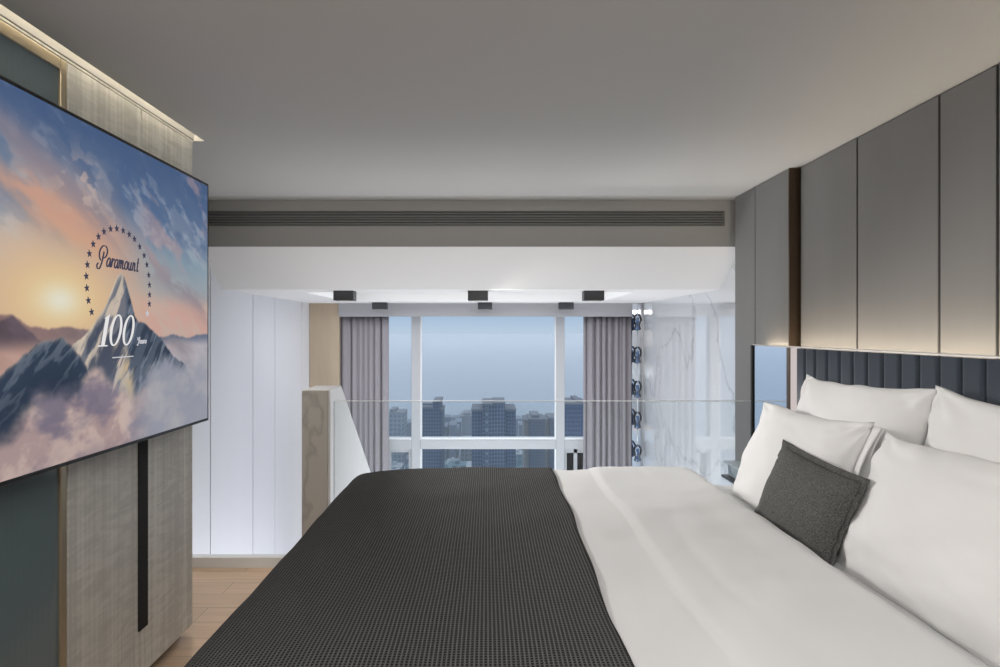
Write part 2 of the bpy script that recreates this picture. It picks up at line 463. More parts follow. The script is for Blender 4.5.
# ------------------------------------------------------------------ curtains
def curtain(label, x0, x1, seed, folds):
    rnd = random.Random(seed)
    nx, nz_ = 120, 26
    top, bot = HL - .10, ZG + .02
    vs, fs = [], []
    ph = [rnd.uniform(0, 6.28) for _ in range(4)]
    for j in range(nz_ + 1):
        t = j / nz_
        z = top + (bot - top) * t
        for i in range(nx + 1):
            u = i / nx
            w = u + 0.030 * math.sin(9 * u + ph[0]) + 0.045 * math.sin(4 * u + ph[1]) + 0.008 * t * math.sin(5 * t + 7 * u + ph[3])
            a = 0.032 * (1 + .55 * math.sin(6 * u + ph[2])) * (0.75 + .25 * t)
            y = 6.175 + a * math.sin(2 * PI * folds * w) + 0.010 * math.sin(2 * PI * folds * 2 * w + ph[3])
            x = x0 + (x1 - x0) * u + 0.010 * math.cos(2 * PI * folds * w)
            vs.append((x, y, z))
    for j in range(nz_):
        for i in range(nx):
            a = j * (nx + 1) + i
            fs.append((a, a + 1, a + nx + 2, a + nx + 1))
    t = thing('curtain', label, 'curtain', ((x0 + x1) / 2, 6.175, ZG))
    me = bpy.data.meshes.new('drape'); me.from_pydata(vs, [], fs)
    o = link('drape', me, M['curtain'], t, True)
    o.matrix_parent_inverse = Matrix.Translation((-(x0 + x1) / 2, -6.175, -ZG))
    s = o.modifiers.new('thick', 'SOLIDIFY'); s.thickness = 0.004
    h = boxes('curtain_rail', M['pelmet'], [(x0, x1, 6.15, 6.20, top, HL - .001)], t)
    h.matrix_parent_inverse = o.matrix_parent_inverse.copy()
    return t


curtain('grey pleated curtain at the left end of the window beside the beige wood strip', ex(339, 6.14), ex(387.5, 6.17), 3, 7)
curtain('grey pleated curtain at the right end of the window beside the crystal strand', ex(582.5, 6.17), ex(632, 6.14), 11, 6.5)

# hanging crystal strand in the right corner
YP = 5.95
xs = ex(637.5, 5.95)
t = thing('crystal_strand', 'vertical strand of five glass drops hanging in the corner right of the curtain', 'hanging ornament', (xs, YP, HL))
inv = Matrix.Translation((-xs, -YP, -HL))
bm = bmesh.new(); lathe(bm, [(.0035, ZG + .6), (.0035, HL)], 8, xs, YP)
o = fin(bm, 'rod', M['chrome'], t, True); o.matrix_parent_inverse = inv
M['crystal_reflection'] = mat('blue_reflection', (0.14, 0.22, 0.38), 0.05)  # dark blue reflection in each drop, put in as a coloured core
for py in (322, 355, 389, 420, 453, 486, 519):
    zc = CZ + (VY - py) * YP / F
    bm = bmesh.new()
    lathe(bm, [(.004, .085), (.018, .08), (.036, .055), (.043, .025), (.036, -.005), (.022, -.03), (.030, -.055), (.034, -.075), (.010, -.085)], 16, xs, YP, zc)
    o = fin(bm, 'glass_drop', M['crystal'], t, True); o.matrix_parent_inverse = inv
    bm = bmesh.new()
    lathe(bm, [(.012, .04), (.020, .0), (.012, -.03), (.024, -.072), (.006, -.08)], 12, xs, YP, zc)
    q = fin(bm, 'reflection_core', M['crystal_reflection'], o, True)

# ------------------------------------------------------------------ air vent
vx0, vx1 = -1.785, 1.475
t = thing('air_vent', 'long dark slatted air vent in the grey fascia under the ceiling', 'air vent', (0, YF, 1.94))
inv = Matrix.Translation((0, -YF, -1.94))
o = boxes('vent_housing', M['black'], [(vx0, vx1, YF + .045, YF + .06, 1.941, 2.034)], t); o.matrix_parent_inverse = inv
nsl = 5
for k in range(nsl):
    z = 1.948 + (k + .5) * (.08 / nsl)
    bm = bmesh.new()
    prism(bm, [(YF + .002, z - .0055), (YF + .003, z + .0045), (YF + .04, z + .0075), (YF + .04, z - .002)], 'X', vx0, vx1)
    o = fin(bm, 'slat', M['louvre'], t); o.matrix_parent_inverse = inv
o = boxes('vent_frame', M['louvre'], [(vx0, vx1, YF - .003, YF + .02, 2.030, 2.035), (vx0, vx1, YF - .003, YF + .02, 1.940, 1.945), (vx1 - .006, vx1, YF - .003, YF + .02, 1.945, 2.03)], t)
o.matrix_parent_inverse = inv

# ------------------------------------------------------------------ surface spotlights
names = {0: 'leftmost', 1: 'middle', 2: 'rightmost'}


def spot(px, Y, label, grp):
    x = (px - VX) * Y / F
    t = thing('ceiling_spotlight', label, 'spotlight', (x, Y, HL), grp)
    bm = bmesh.new()
    bx(bm, -.07, .07, -.05, .05, -.068, 0)
    fin(bm, 'housing', M['spot_box'], t, bevel=.003)
    bm = bmesh.new(); lathe(bm, [(.034, -.070), (.034, -.066)], 20, 0, 0)
    fin(bm, 'lens', M['spot_lens'], t)
    return t


for i, px in enumerate((345, 478, 593)):
    spot(px, 4.20, ['black box spotlight nearest the white panelled wall, just past the soffit edge', 'black box spotlight at the middle of the soffit edge', 'black box spotlight just past the soffit edge, nearest the marble wall'][i], 'box spotlights along the soffit')
for i, px in enumerate((380, 485, 566)):
    spot(px, 5.90, ['black box spotlight against the pelmet above the left curtain', 'black box spotlight against the pelmet over the middle pane', 'black box spotlight against the pelmet beside the right curtain'][i], 'box spotlights along the pelmet')

# ------------------------------------------------------------------ loft edge: curb, parapet, glass railing
struct(boxes('trim_6', mat('pale_curb', (.82, .84, .84), .3), [(LL, -1.014, YE - .02, YE + .03, -.18, .055)]), 'pale raised curb along the loft floor edge', 'trim')
t = thing('stair_parapet', 'low white stair wall with a grey marble end and sloping top', 'stair wall', (-.925, YE, 0))
inv = Matrix.Translation((.925, -YE, 0))
bm = bmesh.new()
prism(bm, [(YE + .012, -.2), (YE + .012, .966), (3.56, .966), (4.44, .26), (5.4, -.51), (5.4, -1.4)], 'X', -1.014, -.866)
o = fin(bm, 'wall_body', M['white_paint'], t); o.matrix_parent_inverse = inv
o = boxes('stone_end', M['stone_grey'], [(-1.014, -.875, YE - .004, YE + .012, 0, .962)], t); o.matrix_parent_inverse = inv
o['label'] = 'grey marble end face'
t = thing('glass_railing', 'clear glass balustrade panel along the loft edge behind the bed', 'railing', (.3, YE + .03, 0))
inv = Matrix.Translation((-.3, -YE - .03, 0))
o = boxes('glass_panel', M['rail_glass'], [(-.845, 1.49, YE + .03, YE + .042, .03, .900)], t); o.matrix_parent_inverse = inv
o = boxes('polished_edge', M['glass_edge'], [(-.845, 1.49, YE + .03, YE + .042, .9005, .9045), (-.849, -.8452, YE + .03, YE + .042, .03, .9045)], t); o.matrix_parent_inverse = inv
o = boxes('bottom_channel', M['chrome'], [(-.85, 1.50, YE + .002, YE + .07, -.1, .03)], t); o.matrix_parent_inverse = inv

# ------------------------------------------------------------------ wardrobe wall
t = thing('wardrobe', 'tall grey oak wardrobe with glass doors behind the television', 'wardrobe', (-1.45, 1.0, 0))
inv = Matrix.Translation((1.45, -1.0, 0))


def wp(name, m, rows, bevel=0.0, parent=None):
    o = boxes(name, m, rows, parent or t, bevel)
    if parent is None:
        o.matrix_parent_inverse = inv
    return o


wp('carcass', M['veneer'], [(-1.77, -1.272, YB + .02, 2.55, .06, HC)])
wp('plinth', M['dark_base'], [(-1.62, -1.30, YB + .03, 2.52, 0, .06)])
wp('cornice', M['veneer'], [(-1.272, XL, YB + .02, 2.55, HC - .006, HC)])
wp('door_reveal', M['black'], [(-1.2725, -1.2705, YB + .03, 2.545, .05, HC - .008)])


def wood_door(y0, y1):
    return wp('door', M['veneer'], [(-1.271, XL, y0 + .003, y1 - .003, .045, HC - .010)], .0015)


def glass_door(y0, y1):
    fr = wp('glass_door', M['brass'], [(-1.271, XL, y0 + .002, y0 + .03, .045, HC - .010), (-1.271, XL, y1 - .026, y1 - .002, .045, HC - .010),
                                      (-1.271, XL, y0 + .03, y1 - .03, HC - .043, HC - .010), (-1.271, XL, y0 + .03, y1 - .03, .045, .08)], .002)
    p = boxes('glass_pane', M['teal_glass'], [(-1.268, -1.258, y0 + .03, y1 - .026, .08, HC - .043)], fr)
    p['label'] = 'dark teal fluted glass'
    return fr


wood_door(2.17, 2.55)
d = wood_door(1.787, 2.17)
h = boxes('handle', M['black'], [(XL - .002, XL + .005, 2.148, 2.204, .212, 1.30)], d)
glass_door(1.28, 1.787); glass_door(.77, 1.28); wood_door(.37, .77); wood_door(-.03, .37); wood_door(-.43, -.03); wood_door(-.87, -.43)

# light strips
t = tag(boxes('cove_light', M['cove'], [(-1.246, -1.214, YB + .05, 2.53, HC + .135, HC + .149)]), 'warm light strip hidden in the slot above the wardrobe', 'cove light')

# ------------------------------------------------------------------ headboard
HX = 1.42
HT = 1.218
t = thing('headboard', 'wide headboard of dark navy padded channels with a mirror end', 'headboard', (1.44, 1.7, 0))
inv = Matrix.Translation((-1.44, -1.7, 0))


def hp(name, m, rows, bevel=0.0):
    o = boxes(name, m, rows, t, bevel); o.matrix_parent_inverse = inv
    return o


hp('backing_board', M['dark_base'], [(1.445, 1.465, YB + .1, 3.225, 0, HT - .012)])
hp('mirror_panel', M['mirror'], [(HX + .005, 1.445, 2.845, 3.208, .3, HT - .006)])['label'] = 'pale mirror end panel'
hp('dark_edge', M['black'], [(HX - .002, 1.446, 3.208, 3.228, 0, HT - .004)])
hp('bronze_strip', M['bronze'], [(HX, 1.446, 2.815, 2.845, 0, HT - .006)])
hp('side_light', emit('pale_side_light', (1, .88, .86), .6), [(HX + .004, 1.446, 2.765, 2.815, .2, HT - .006)])['label'] = 'pale lit vertical strip'
hp('light_strip', M['cove_head'], [(1.467, 1.494, YB + .1, 3.20, 1.180, 1.188)])['label'] = 'warm light strip behind the top'
hp('top_ledge', M['white_paint'], [(HX + .01, 1.466, YB + .1, 3.228, HT - .005, HT)])
# padded channels
edges = [2.760, 2.682, 2.598, 2.506, 2.418, 2.334, 2.246, 2.157, 2.065, 1.977, 1.889, 1.801, 1.716]
while edges[-1] > YB + .3:
    edges.append(edges[-1] - .088)
for a, b in zip(edges, edges[1:]):
    bm = bmesh.new()
    n = 10
    pts = [(1.445, a - .001)]
    for k in range(n + 1):
        s = k / n
        pts.append((1.440 - .020 * (1 - abs(2 * s - 1) ** 14) ** .8, a - .001 + (b - a + .002) * s))
    pts.append((1.445, b + .001))
    prism(bm, pts, 'Z', .12, HT - .008)
    o = fin(bm, 'padded_channel', M['navy'], t); o.matrix_parent_inverse = inv
    for p in o.data.polygons:
        p.use_smooth = abs(p.normal.z) < .5

# ------------------------------------------------------------------ nightstand beyond the bed
t = thing('nightstand', 'small dark bedside shelf with a pale drawer beyond the bed', 'nightstand', (1.28, 2.96, 0))
inv = Matrix.Translation((-1.28, -2.96, 0))
for nm, m_, rows in (('top', mat('pale_blue_top', (.42, .48, .52), .25), [(1.165, 1.415, 2.77, 2.96, .642, .652)]),
                     ('drawer', mat('pale_blue_lacquer', (.35, .42, .46), .25), [(1.18, 1.415, 2.78, 2.94, .585, .642)]),
                     ('lower_shelf', M['tv_black'], [(1.155, 1.415, 2.77, 2.96, .572, .584)]),
                     ('side_support', M['tv_black'], [(1.30, 1.415, 2.80, 2.94, 0, .572)])):
    o = boxes(nm, m_, rows, t, .002); o.matrix_parent_inverse = inv

# ------------------------------------------------------------------ bed
BX0, BX1, BY0, BY1 = -.60, 1.41, .87, 2.73
t = thing('bed', 'large bed with white linen reaching from the headboard toward the wardrobe', 'bed', (.4, 1.78, 0))
inv = Matrix.Translation((-.4, -1.78, 0))
o = boxes('bed_base', M['dark_base'], [(BX0 + .03, BX1, BY0 + .03, BY1 - .03, .08, .30)], t, .02); o.matrix_parent_inverse = inv
for x in (BX0 + .12, BX1 - .12):
    for y in (BY0 + .12, BY1 - .12):
        bm = bmesh.new(); lathe(bm, [(.022, 0), (.03, .09)], 12, x, y)
        o = fin(bm, 'leg', M['tv_black'], t, True); o.matrix_parent_inverse = inv
o = boxes('mattress', M['linen'], [(BX0 + .02, BX1 - .002, BY0 + .02, BY1 - .02, .30, .605)], t, .05); o.matrix_parent_inverse = inv
o.modifiers['bevel'].segments = 5
for p in o.data.polygons:
    p.use_smooth = True


def cloth(name, m, x0, x1, y0, y1, r, over, ztop, hfun, step, thick, edge_x=None):
    """over = overhang (foot, head, near, far) measured along the cloth from the inset rectangle"""
    of, oh, on, ofr = over
    U = np.linspace(x0 - of, x1 + oh, int((x1 - x0 + of + oh) / step) + 1)
    V = np.linspace(y0 - on, y1 + ofr, int((y1 - y0 + on + ofr) / step) + 1)
    vs, uvs = [], []
    for v in V:
        for u in U:
            uu = u + (edge_x(v) * sm(x0, x1, u) if edge_x else 0)
            cx = min(max(uu, x0), x1 + (.2 if oh == 0 else 0)); cy = min(max(v, y0), y1)
            dx, dy = uu - cx, v - cy
            s = math.hypot(dx, dy)
            if s < 1e-9:
                p = Vector((uu, v, ztop))
            else:
                nx_, ny_ = dx / s, dy / s
                if s < r * PI / 2:
                    off, dz = r * math.sin(s / r), r * (1 - math.cos(s / r))
                else:
                    k = s - r * PI / 2
                    wav = .012 * math.sin((u * ny_ - v * nx_) * 22) * min(1, k / .15)
                    off, dz = r + .03 * k + wav, r + k
                p = Vector((cx + nx_ * off, cy + ny_ * off, ztop - dz))
            p.z += hfun(p.x, p.y)
            vs.append(p); uvs.append((uu, v))
    nu = len(U); fs = []
    for j in range(len(V) - 1):
        for i in range(nu - 1):
            a = j * nu + i
            fs.append((a, a + 1, a + nu + 1, a + nu))
    me = bpy.data.meshes.new(name); me.from_pydata([tuple(p) for p in vs], [], fs)
    uvl = me.uv_layers.new(name='UVMap')
    for lp in me.loops:
        uvl.data[lp.index].uv = uvs[lp.vertex_index]
    o = link(name, me, m, None, True)
    so = o.modifiers.new('thick', 'SOLIDIFY'); so.thickness = thick; so.offset = 1.0
    return o


def lump(x, y, s=1.0):
    return s * (.010 * noise.noise((x * 2.3, y * 2.3, 3.1)) + .004 * noise.noise((x * 7, y * 7, 9.2)))


def foot_sag(x):
    return -.045 * max(0, (-.22 - x) / .40) ** 2


def duvet_h(x, y):
    z = lump(x, y) + foot_sag(x)
    z += .009 * sm(.463, .470, x + .004 * math.sin(9 * y))       # turned-down layer on top
    z -= .052 * sm(.86, .965, x) ** 2                              # rounded head edge
    z += .0035 * noise.noise((x * 11, y * 4, 5.5)) + .002 * noise.noise((x * 4, y * 16, 2.5))
    z -= .004 * math.exp(-((x - .62 - .05 * math.sin(3 * y)) / .02) ** 2) * (0.5 + .5 * math.sin(5 * y))
    return z


# duvet: solidify grows outward (offset 1), lower face on the mattress
du = cloth('duvet', M['linen'], BX0 + .05, .945, BY0 + .06, BY1 - .06, .055, (.34, .025, .36, .36), .649, duvet_h, .016, .022,
           lambda v: .018 * math.sin(2.1 * v + .4) + .008 * math.sin(7 * v))
tag(du, 'smooth white duvet spread over the bed and turned down before the pillows', 'duvet')


def throw_h(x, y):
    return lump(x, y) + foot_sag(x) + .0035 * noise.noise((x * 5, y * 5, 1.7))


th = cloth('throw_blanket', M['waffle'], BX0 + .05, .279, BY0 + .06, BY1 - .06, .07, (.45, 0, .40, .40), .672, throw_h, .016, .008,
           lambda v: .005 * math.sin(3.3 * v + 1.0) + .003 * math.sin(13 * v) + .012 * (v - 1.9))
tag(th, 'charcoal waffle knit throw covering the foot half of the bed', 'throw')


# ------------------------------------------------------------------ pillows
def pillow_mesh(name, w, h, T, pinch, seed, n=44, wr=1.0, fat_bottom=.25, bend=.010):
    vs, fs = [], []
    idx = {}
    def nzv(a, b, c):
        return noise.noise((a + seed * 7.3, b + seed * 3.1, c))
    for side in (1, -1):
        for j in range(n + 1):
            for i in range(n + 1):
                u = 2 * i / n - 1; v = 2 * j / n - 1
                # denser sampling near the seams
                u = math.sin(u * PI / 2) * .35 + u * .65; v = math.sin(v * PI / 2) * .35 + v * .65
                edge = i in (0, n) or j in (0, n)
                if edge and side == -1:
                    idx[(side, i, j)] = idx[(1, i, j)]
                    continue
                x = u * w / 2 * (1 - pinch * (1 - v * v) * u * u)
                y = v * h / 2 * (1 - pinch * 1.2 * (1 - u * u) * v * v)
                f = (max(0, 1 - abs(u) ** 2.4) ** .55) * (max(0, 1 - abs(v) ** 2.4) ** .55)
                z = side * T / 2 * f * (1 - fat_bottom * v)
                k = wr * (1 - .6 * f)
                z += k * (.010 * nzv(u * 2.2, v * 2.2, 0) + .007 * nzv(u * 5 + v * 3, v * 5, 4)) * (0 if edge else 1)
                z += wr * bend * nzv(u * 1.7, v * 1.7, 8)
                y += wr * 1.2 * bend * nzv(u * 2.5, 2.0, 5) * abs(v)
                # creases running in from the corners
                for cu, cv in ((1, 1), (-1, 1), (1, -1), (-1, -1)):
                    d = math.hypot(u - cu, v - cv)
                    an = math.atan2(v - cv, u - cu)
                    z += side * wr * .006 * math.sin(9 * an + seed) * math.exp(-(d / .35) ** 2) * min(1, d / .1) * (0 if edge else 1)
                idx[(side, i, j)] = len(vs); vs.append((x, y, z))
        for j in range(n):
            for i in range(n):
                q = [idx[(side, i, j)], idx[(side, i + 1, j)], idx[(side, i + 1, j + 1)], idx[(side, i, j + 1)]]
                fs.append(q if side == 1 else q[::-1])
    me = bpy.data.meshes.new(name); me.from_pydata(vs, [], fs)
    return me


def place(o, x, y, z, lean, yaw=0.0, roll=0.0):
    """o local x = width, y = height, z = front.  lean from vertical toward the headboard."""
    s, c = math.sin(lean), math.cos(lean)
    R = Matrix(((0, s, -c), (-1, 0, 0), (0, c, s))).to_4x4()
    o.matrix_world = Matrix.Translation((x, y, z)) @ Matrix.Rotation(yaw, 4, 'Z') @ R @ Matrix.Rotation(roll, 4, 'Z')


def flap(parent, w, h, side):
    """open hem of a pillowcase: two loose cloth lips past the end seam"""
    for k, (off, cur) in enumerate(((.012, .012), (-.014, -.010))):
        vs, fs = [], []
        n, mcols = 24, 6
        for j in range(n + 1):
            v = 2 * j / n - 1
            ex = w / 2 * (1 - .05 * (1 - v * v))
            for i in range(mcols + 1):
                s = i / mcols
                x = side * (ex - .012 + s * (.055 + .008 * math.sin(5 * v + k)))
                z = (off * s + cur * math.sin(4 * v + 2 * k) * s) * (1 - v ** 4 * .6)
                vs.append((x, v * h / 2 * (.97 - .02 * s), z))
        for j in range(n):
            for i in range(mcols):
                a = j * (mcols + 1) + i
                fs.append((a, a + 1, a + mcols + 2, a + mcols + 1))
        me = bpy.data.meshes.new('pillowcase_hem'); me.from_pydata(vs, [], fs)
        o = link('pillowcase_hem', me, M['linen_pillow'], parent, True)
        so = o.modifiers.new('thick', 'SOLIDIFY'); so.thickness = .003
    return


def pillow(label, w, h, T, pinch, seed, x, y, z, lean, yaw=0, roll=0, hem=0):
    me = pillow_mesh('pillow', w, h, T, pinch, seed, wr=1.35)
    o = link('pillow', me, M['linen_pillow'], None, True)
    place(o, x, y, z, lean, yaw, roll)
    tag(o, label, 'pillow', 'white pillows at the headboard')
    if hem:
        flap(o, w, h, hem)
    return o


pillow('plump white pillow standing against the navy headboard at the window end', .75, .50, .17, .07, 1, 1.305, 2.175, .866, .22, 0, .02)
pillow('white pillow standing against the navy headboard at the end nearest the viewer', .75, .50, .17, .07, 2, 1.305, 1.455, .868, .22, 0, -.02)
pillow('white pillow with an open hem leaning in front, directly behind the grey cushion', .70, .44, .16, .07, 3, 1.125, 2.215, .79, .36, .02, .02, 1)
pillow('large white pillow in front row nearest the viewer, catching the cushion shadow', .74, .45, .17, .06, 4, 1.125, 1.45, .785, .38, -.02, .02)

# accent cushion with a flanged seam
t = thing('accent_cushion', 'small oblong dark grey tweed cushion leaning on the white pillows', 'cushion')
me = pillow_mesh('cushion_body', .455, .28, .115, .05, 6, wr=.4, bend=0, fat_bottom=.1)
o = link('cushion_body', me, M['tweed'], t, True)
n = 40
vs, fs = [], []
for k in range(4 * n):
    s, q = divmod(k, n); e = -1 + 2 * q / n
    u, v = ((e, -1), (1, e), (-e, 1), (-1, -e))[s]
    for gr in (0.95, 1.0):
        ex = (.018 if gr == 1.0 else 0)
        x = u * gr * .2275 * (1 - .05 * (1 - v * v) * u * u); y = v * gr * .14 * (1 - .06 * (1 - u * u) * v * v)
        L = math.hypot(x / .23, y / .1425)
        vs.append((x + (ex * (1 if u > .99 else -1 if u < -.99 else u * .9)), y + (ex * (1 if v > .99 else -1 if v < -.99 else v * .9)), .002 * math.sin(k * .9)))
N = 4 * n
for k in range(N):
    a, b = 2 * k, 2 * ((k + 1) % N)
    fs.append((a, a + 1, b + 1, b))
me = bpy.data.meshes.new('seam_flange'); me.from_pydata(vs, [], fs)
fl = link('seam_flange', me, M['tweed'], t, True)
so = fl.modifiers.new('thick', 'SOLIDIFY'); so.thickness = .005
place(t, 1.028, 1.955, .734, .36, .02, -.055)

# ------------------------------------------------------------------ television
TX = -1.15
TY0, TY1, TZ0, TZ1 = .735, 2.480, .921, 1.897
tv = thing('television', 'large wall television showing a mountain peak above clouds at sunset', 'television', (TX, (TY0 + TY1) / 2, TZ0))
inv = Matrix.Translation((-TX, -(TY0 + TY1) / 2, -TZ0))


def tp(o):
    o.matrix_parent_inverse = inv
    return o


tp(boxes('bezel', M['tv_black'], [(TX - .035, TX, TY0, TY1, TZ0, TZ1)], tv, .003))
tp(boxes('wall_bracket', M['tv_black'], [(XL + .002, TX - .035, 1.3, 1.9, 1.2, 1.6)], tv))
cn, cm = 430, 244
Ys = np.linspace(TY0 + .014, TY1 - .015, cn); Zs = np.linspace(TZ0 + .012, TZ1 - .012, cm)
SX = TX + .0015
rng = np.random.default_rng(5)


def vnoise(x, y, seed):
    r = np.random.default_rng(seed).random((64, 64))
    xi = np.floor(x).astype(int); yi = np.floor(y).astype(int)
    fx = x - xi; fy = y - yi
    fx = fx * fx * (3 - 2 * fx); fy = fy * fy * (3 - 2 * fy)
    g = lambda a, b: r[a % 64, b % 64]
    return (g(xi, yi) * (1 - fx) + g(xi + 1, yi) * fx) * (1 - fy) + (g(xi, yi + 1) * (1 - fx) + g(xi + 1, yi + 1) * fx) * fy


def fbm(x, y, seed, o=5):
    s = 0; a = .5; t_ = 0
    for k in range(o):
        s = s + a * vnoise(x * 2 ** k + 17 * k, y * 2 ** k + 5 * k, seed + k); t_ += a; a *= .55
    return s / t_


YY, ZZ = np.meshgrid(Ys, Zs)
XX = YY - 1.6                        # horizontal picture coordinate, metres
HZ = ZZ - CZ                         # height above the viewer's eye, metres


def P3(*pts):
    """photo pixel -> picture coordinate (metres along the screen, height)"""
    out = []
    for px, py in pts:
        Y = abs(SX) * F / (VX - px)
        out.append((Y - 1.6, (VY - py) * Y / F))
    return out


def sst(a, b, x):
    t_ = np.clip((x - a) / (b - a), 0, 1)
    return t_ * t_ * (3 - 2 * t_)


def C(*c):
    return np.array(c, float) / 255.0


def mixc(img, c, a):
    return img * (1 - a[..., None]) + c * a[..., None]


AL = XX * .90 - HZ * .44; AC = HZ * .90 + XX * .44        # clouds drift down to the right
n1 = fbm(AL * 2.4 + 3, AC * 6.0 + 2, 11); n2 = fbm(AL * 5 + 1, AC * 13, 21); n3 = fbm(AL * 11, AC * 24, 31, 4)
sun = P3((60, 300))[0]
hgt = (HZ + .02) / .62
rt = sst(-.2, .8, XX)
top = C(72, 98, 140); mid = C(176, 180, 190); low = C(238, 190, 150)
img = np.zeros(YY.shape + (3,))
img[:] = C(218, 188, 174)
img = mixc(img, C(222, 205, 195), sst(.08, .26, HZ + .05 * (n1 - .5)))
img = mixc(img, C(150, 165, 184), sst(.16, .36, HZ + .14 * (n1 - .5) + .08 * rt))
img = mixc(img, C(84, 110, 150), sst(.30, .56, HZ + .22 * (n1 - .5) + .10 * rt))
img = mixc(img, C(200, 205, 214), .45 * sst(.5, .66, n3) * sst(.12, .3, HZ))
img = mixc(img, C(92, 112, 146), .5 * sst(.5, .62, 1 - n2) * sst(.18, .34, HZ))
img = mixc(img, C(66, 90, 132), .7 * sst(.42, .6, HZ + .2 * (n2 - .5)))
# pale turquoise patch on the right, pink clouds low on the right
img = mixc(img, C(150, 178, 190), .6 * sst(.1, .5, XX) * sst(.08, .16, HZ) * (1 - sst(.24, .34, HZ)))
img = mixc(img, C(226, 178, 165), .8 * sst(.25, .45, XX) * sst(.46, .6, n2) * (1 - sst(.06, .14, HZ)))
# broad diagonal orange cloud band
band = np.exp(-((HZ - (.36 - .30 * (XX + .1)) + .10 * (n2 - .5)) / .10) ** 2)
img = mixc(img, C(222, 170, 148), np.clip(band * 1.15, 0, 1) * sst(.36, .58, n1 + .25 * n2) * (1 - .85 * sst(.12, .5, XX)))
band2 = np.exp(-((HZ - (.44 - .36 * (XX + .1)) + .08 * (n1 - .5)) / .05) ** 2)
img = mixc(img, C(150, 138, 150), .65 * band2 * sst(.42, .6, n2))
img = mixc(img, C(214, 190, 180), .8 * sst(.52, .60, fbm(XX * 26, HZ * 30, 35, 3)) * sst(.25, .4, HZ) * np.exp(-((XX - .10) / .09) ** 2 - ((HZ - .40) / .09) ** 2))
img = mixc(img, C(196, 164, 164), .55 * sst(.48, .66, n2) * sst(.3, .5, XX) * sst(.15, .3, HZ))
# sun glow
d2 = ((XX - sun[0]) / .27) ** 2 + ((HZ - sun[1]) / .15) ** 2
img = mixc(img, C(250, 200, 140), .85 * np.exp(-d2 * .9))
img = mixc(img, C(255, 228, 172), np.exp(-d2 * 2.6))
img = mixc(img, C(255, 250, 225), np.exp(-d2 * 16))


def ridge(pts, rough, seed):
    xs_ = [p[0] for p in pts]; zs_ = [p[1] for p in pts]
    return np.interp(XX, xs_, zs_) + rough * (fbm(XX * 18, XX * 0 + seed, 40 + seed, 5) - .5)


def put(mask, col):
    global img
    img = img * (1 - mask[..., None]) + col * mask[..., None]


# far ridges
r1 = ridge([(-1, .02)] + P3((0, 312), (14, 313), (30, 324), (48, 329), (70, 326), (90, 330), (150, 338), (170, 333), (190, 337), (207, 333)) + [(1.2, 0)], .02, 1)
put(sst(0, .008, r1 - HZ), (C(150, 120, 115)[None, None] * (1 - rt[..., None]) + C(112, 122, 145)[None, None] * rt[..., None]) * (0.85 + .3 * n3[..., None]))
r2 = ridge([(-1, .0)] + P3((0, 322), (12, 316), (24, 328), (40, 338), (60, 342), (150, 345), (172, 340), (190, 344), (207, 340)) + [(1.2, -.02)], .025, 2)
put(sst(0, .008, r2 - HZ), (C(104, 88, 96)[None, None] * (1 - rt[..., None]) + C(88, 100, 124)[None, None] * rt[..., None]) * (0.8 + .4 * n3[..., None]))
# low cloud sea between the ridges
sea = sst(-.015, -.06, HZ + .03 * (n2 - .5))
put(sea, (C(206, 165, 150)[None, None] * (1 - rt[..., None]) + C(196, 188, 196)[None, None] * rt[..., None]) * (.72 + .5 * n2[..., None]))
# main peak
pk = P3((121, 272))[0]
mp_ = ridge([(-1, -.6)] + P3((40, 400), (60, 362), (75, 344), (88, 331), (100, 316), (108, 300), (114, 285), (118, 275), (121, 271), (124, 275), (128, 288), (131, 300), (135, 315), (139, 323), (145, 324), (158, 337), (172, 352), (186, 366), (196, 388)) + [(1.2, -.6)], .026, 3)
m_ = sst(0, .005, mp_ - HZ)
drop = pk[1] - HZ
fac = fbm(XX * 14 + drop * 6, HZ * 9 - XX * 6, 61, 5); fc2 = fbm(XX * 30 + drop * 20, HZ * 16, 71, 4)
spine = pk[0] + .012 + drop * .10 + .05 * (fac - .5) * np.clip(drop * 6, 0, 1)
shade = sst(-.012, .012, XX - spine)
lit = C(226, 208, 188); dk = C(80, 92, 110)
mc = np.zeros(YY.shape + (3,)); mc[:] = C(122, 124, 134)
fr_ = 1 - 2 * np.abs(fbm(XX * 22 + drop * 14, HZ * 8 - XX * 5, 67, 4) - .5)
mc = mixc(mc, lit, sst(.80, .93, fr_) * (1 - shade) * .95)
mc = mixc(mc, C(66, 74, 92), sst(.50, .60, 1 - fac) * (1 - shade) * .85)
mc = mixc(mc, dk, shade * .95)
mc = mixc(mc, C(50, 60, 78), shade * sst(.46, .58, fc2) * .85)
mc = mixc(mc, C(150, 160, 174), shade * sst(.88, .96, fr_) * .6)
mc = mixc(mc, C(228, 208, 180), (1 - shade) * sst(.02, -.0, np.abs(mp_ - HZ - .012)) * sst(-.3, .05, XX) * .0)
edge = np.exp(-((mp_ - HZ) / .016) ** 2) * (1 - shade)
mc = mixc(mc, C(240, 222, 196), edge * .8)
gul = np.exp(-((XX - (pk[0] - .03 + .06 * drop)) / .02) ** 2) * sst(.18, .28, drop) * (1 - sst(.42, .55, drop)) * sst(.45, .6, fc2)
mc = mixc(mc, C(230, 205, 165), gul)
gul2 = np.exp(-((XX - (pk[0] + .02 + .16 * (drop - .2))) / .022) ** 2) * sst(.25, .31, drop) * (1 - sst(.40, .5, drop)) * sst(.4, .55, fc2)
mc = mixc(mc, C(226, 196, 150), gul2)
mc = mixc(mc, C(158, 166, 182), sst(.24, .50, drop) * .65)
img = mixc(img, np.array([0, 0, 0.]), m_ * 0) * (1 - m_[..., None]) + mc * m_[..., None]
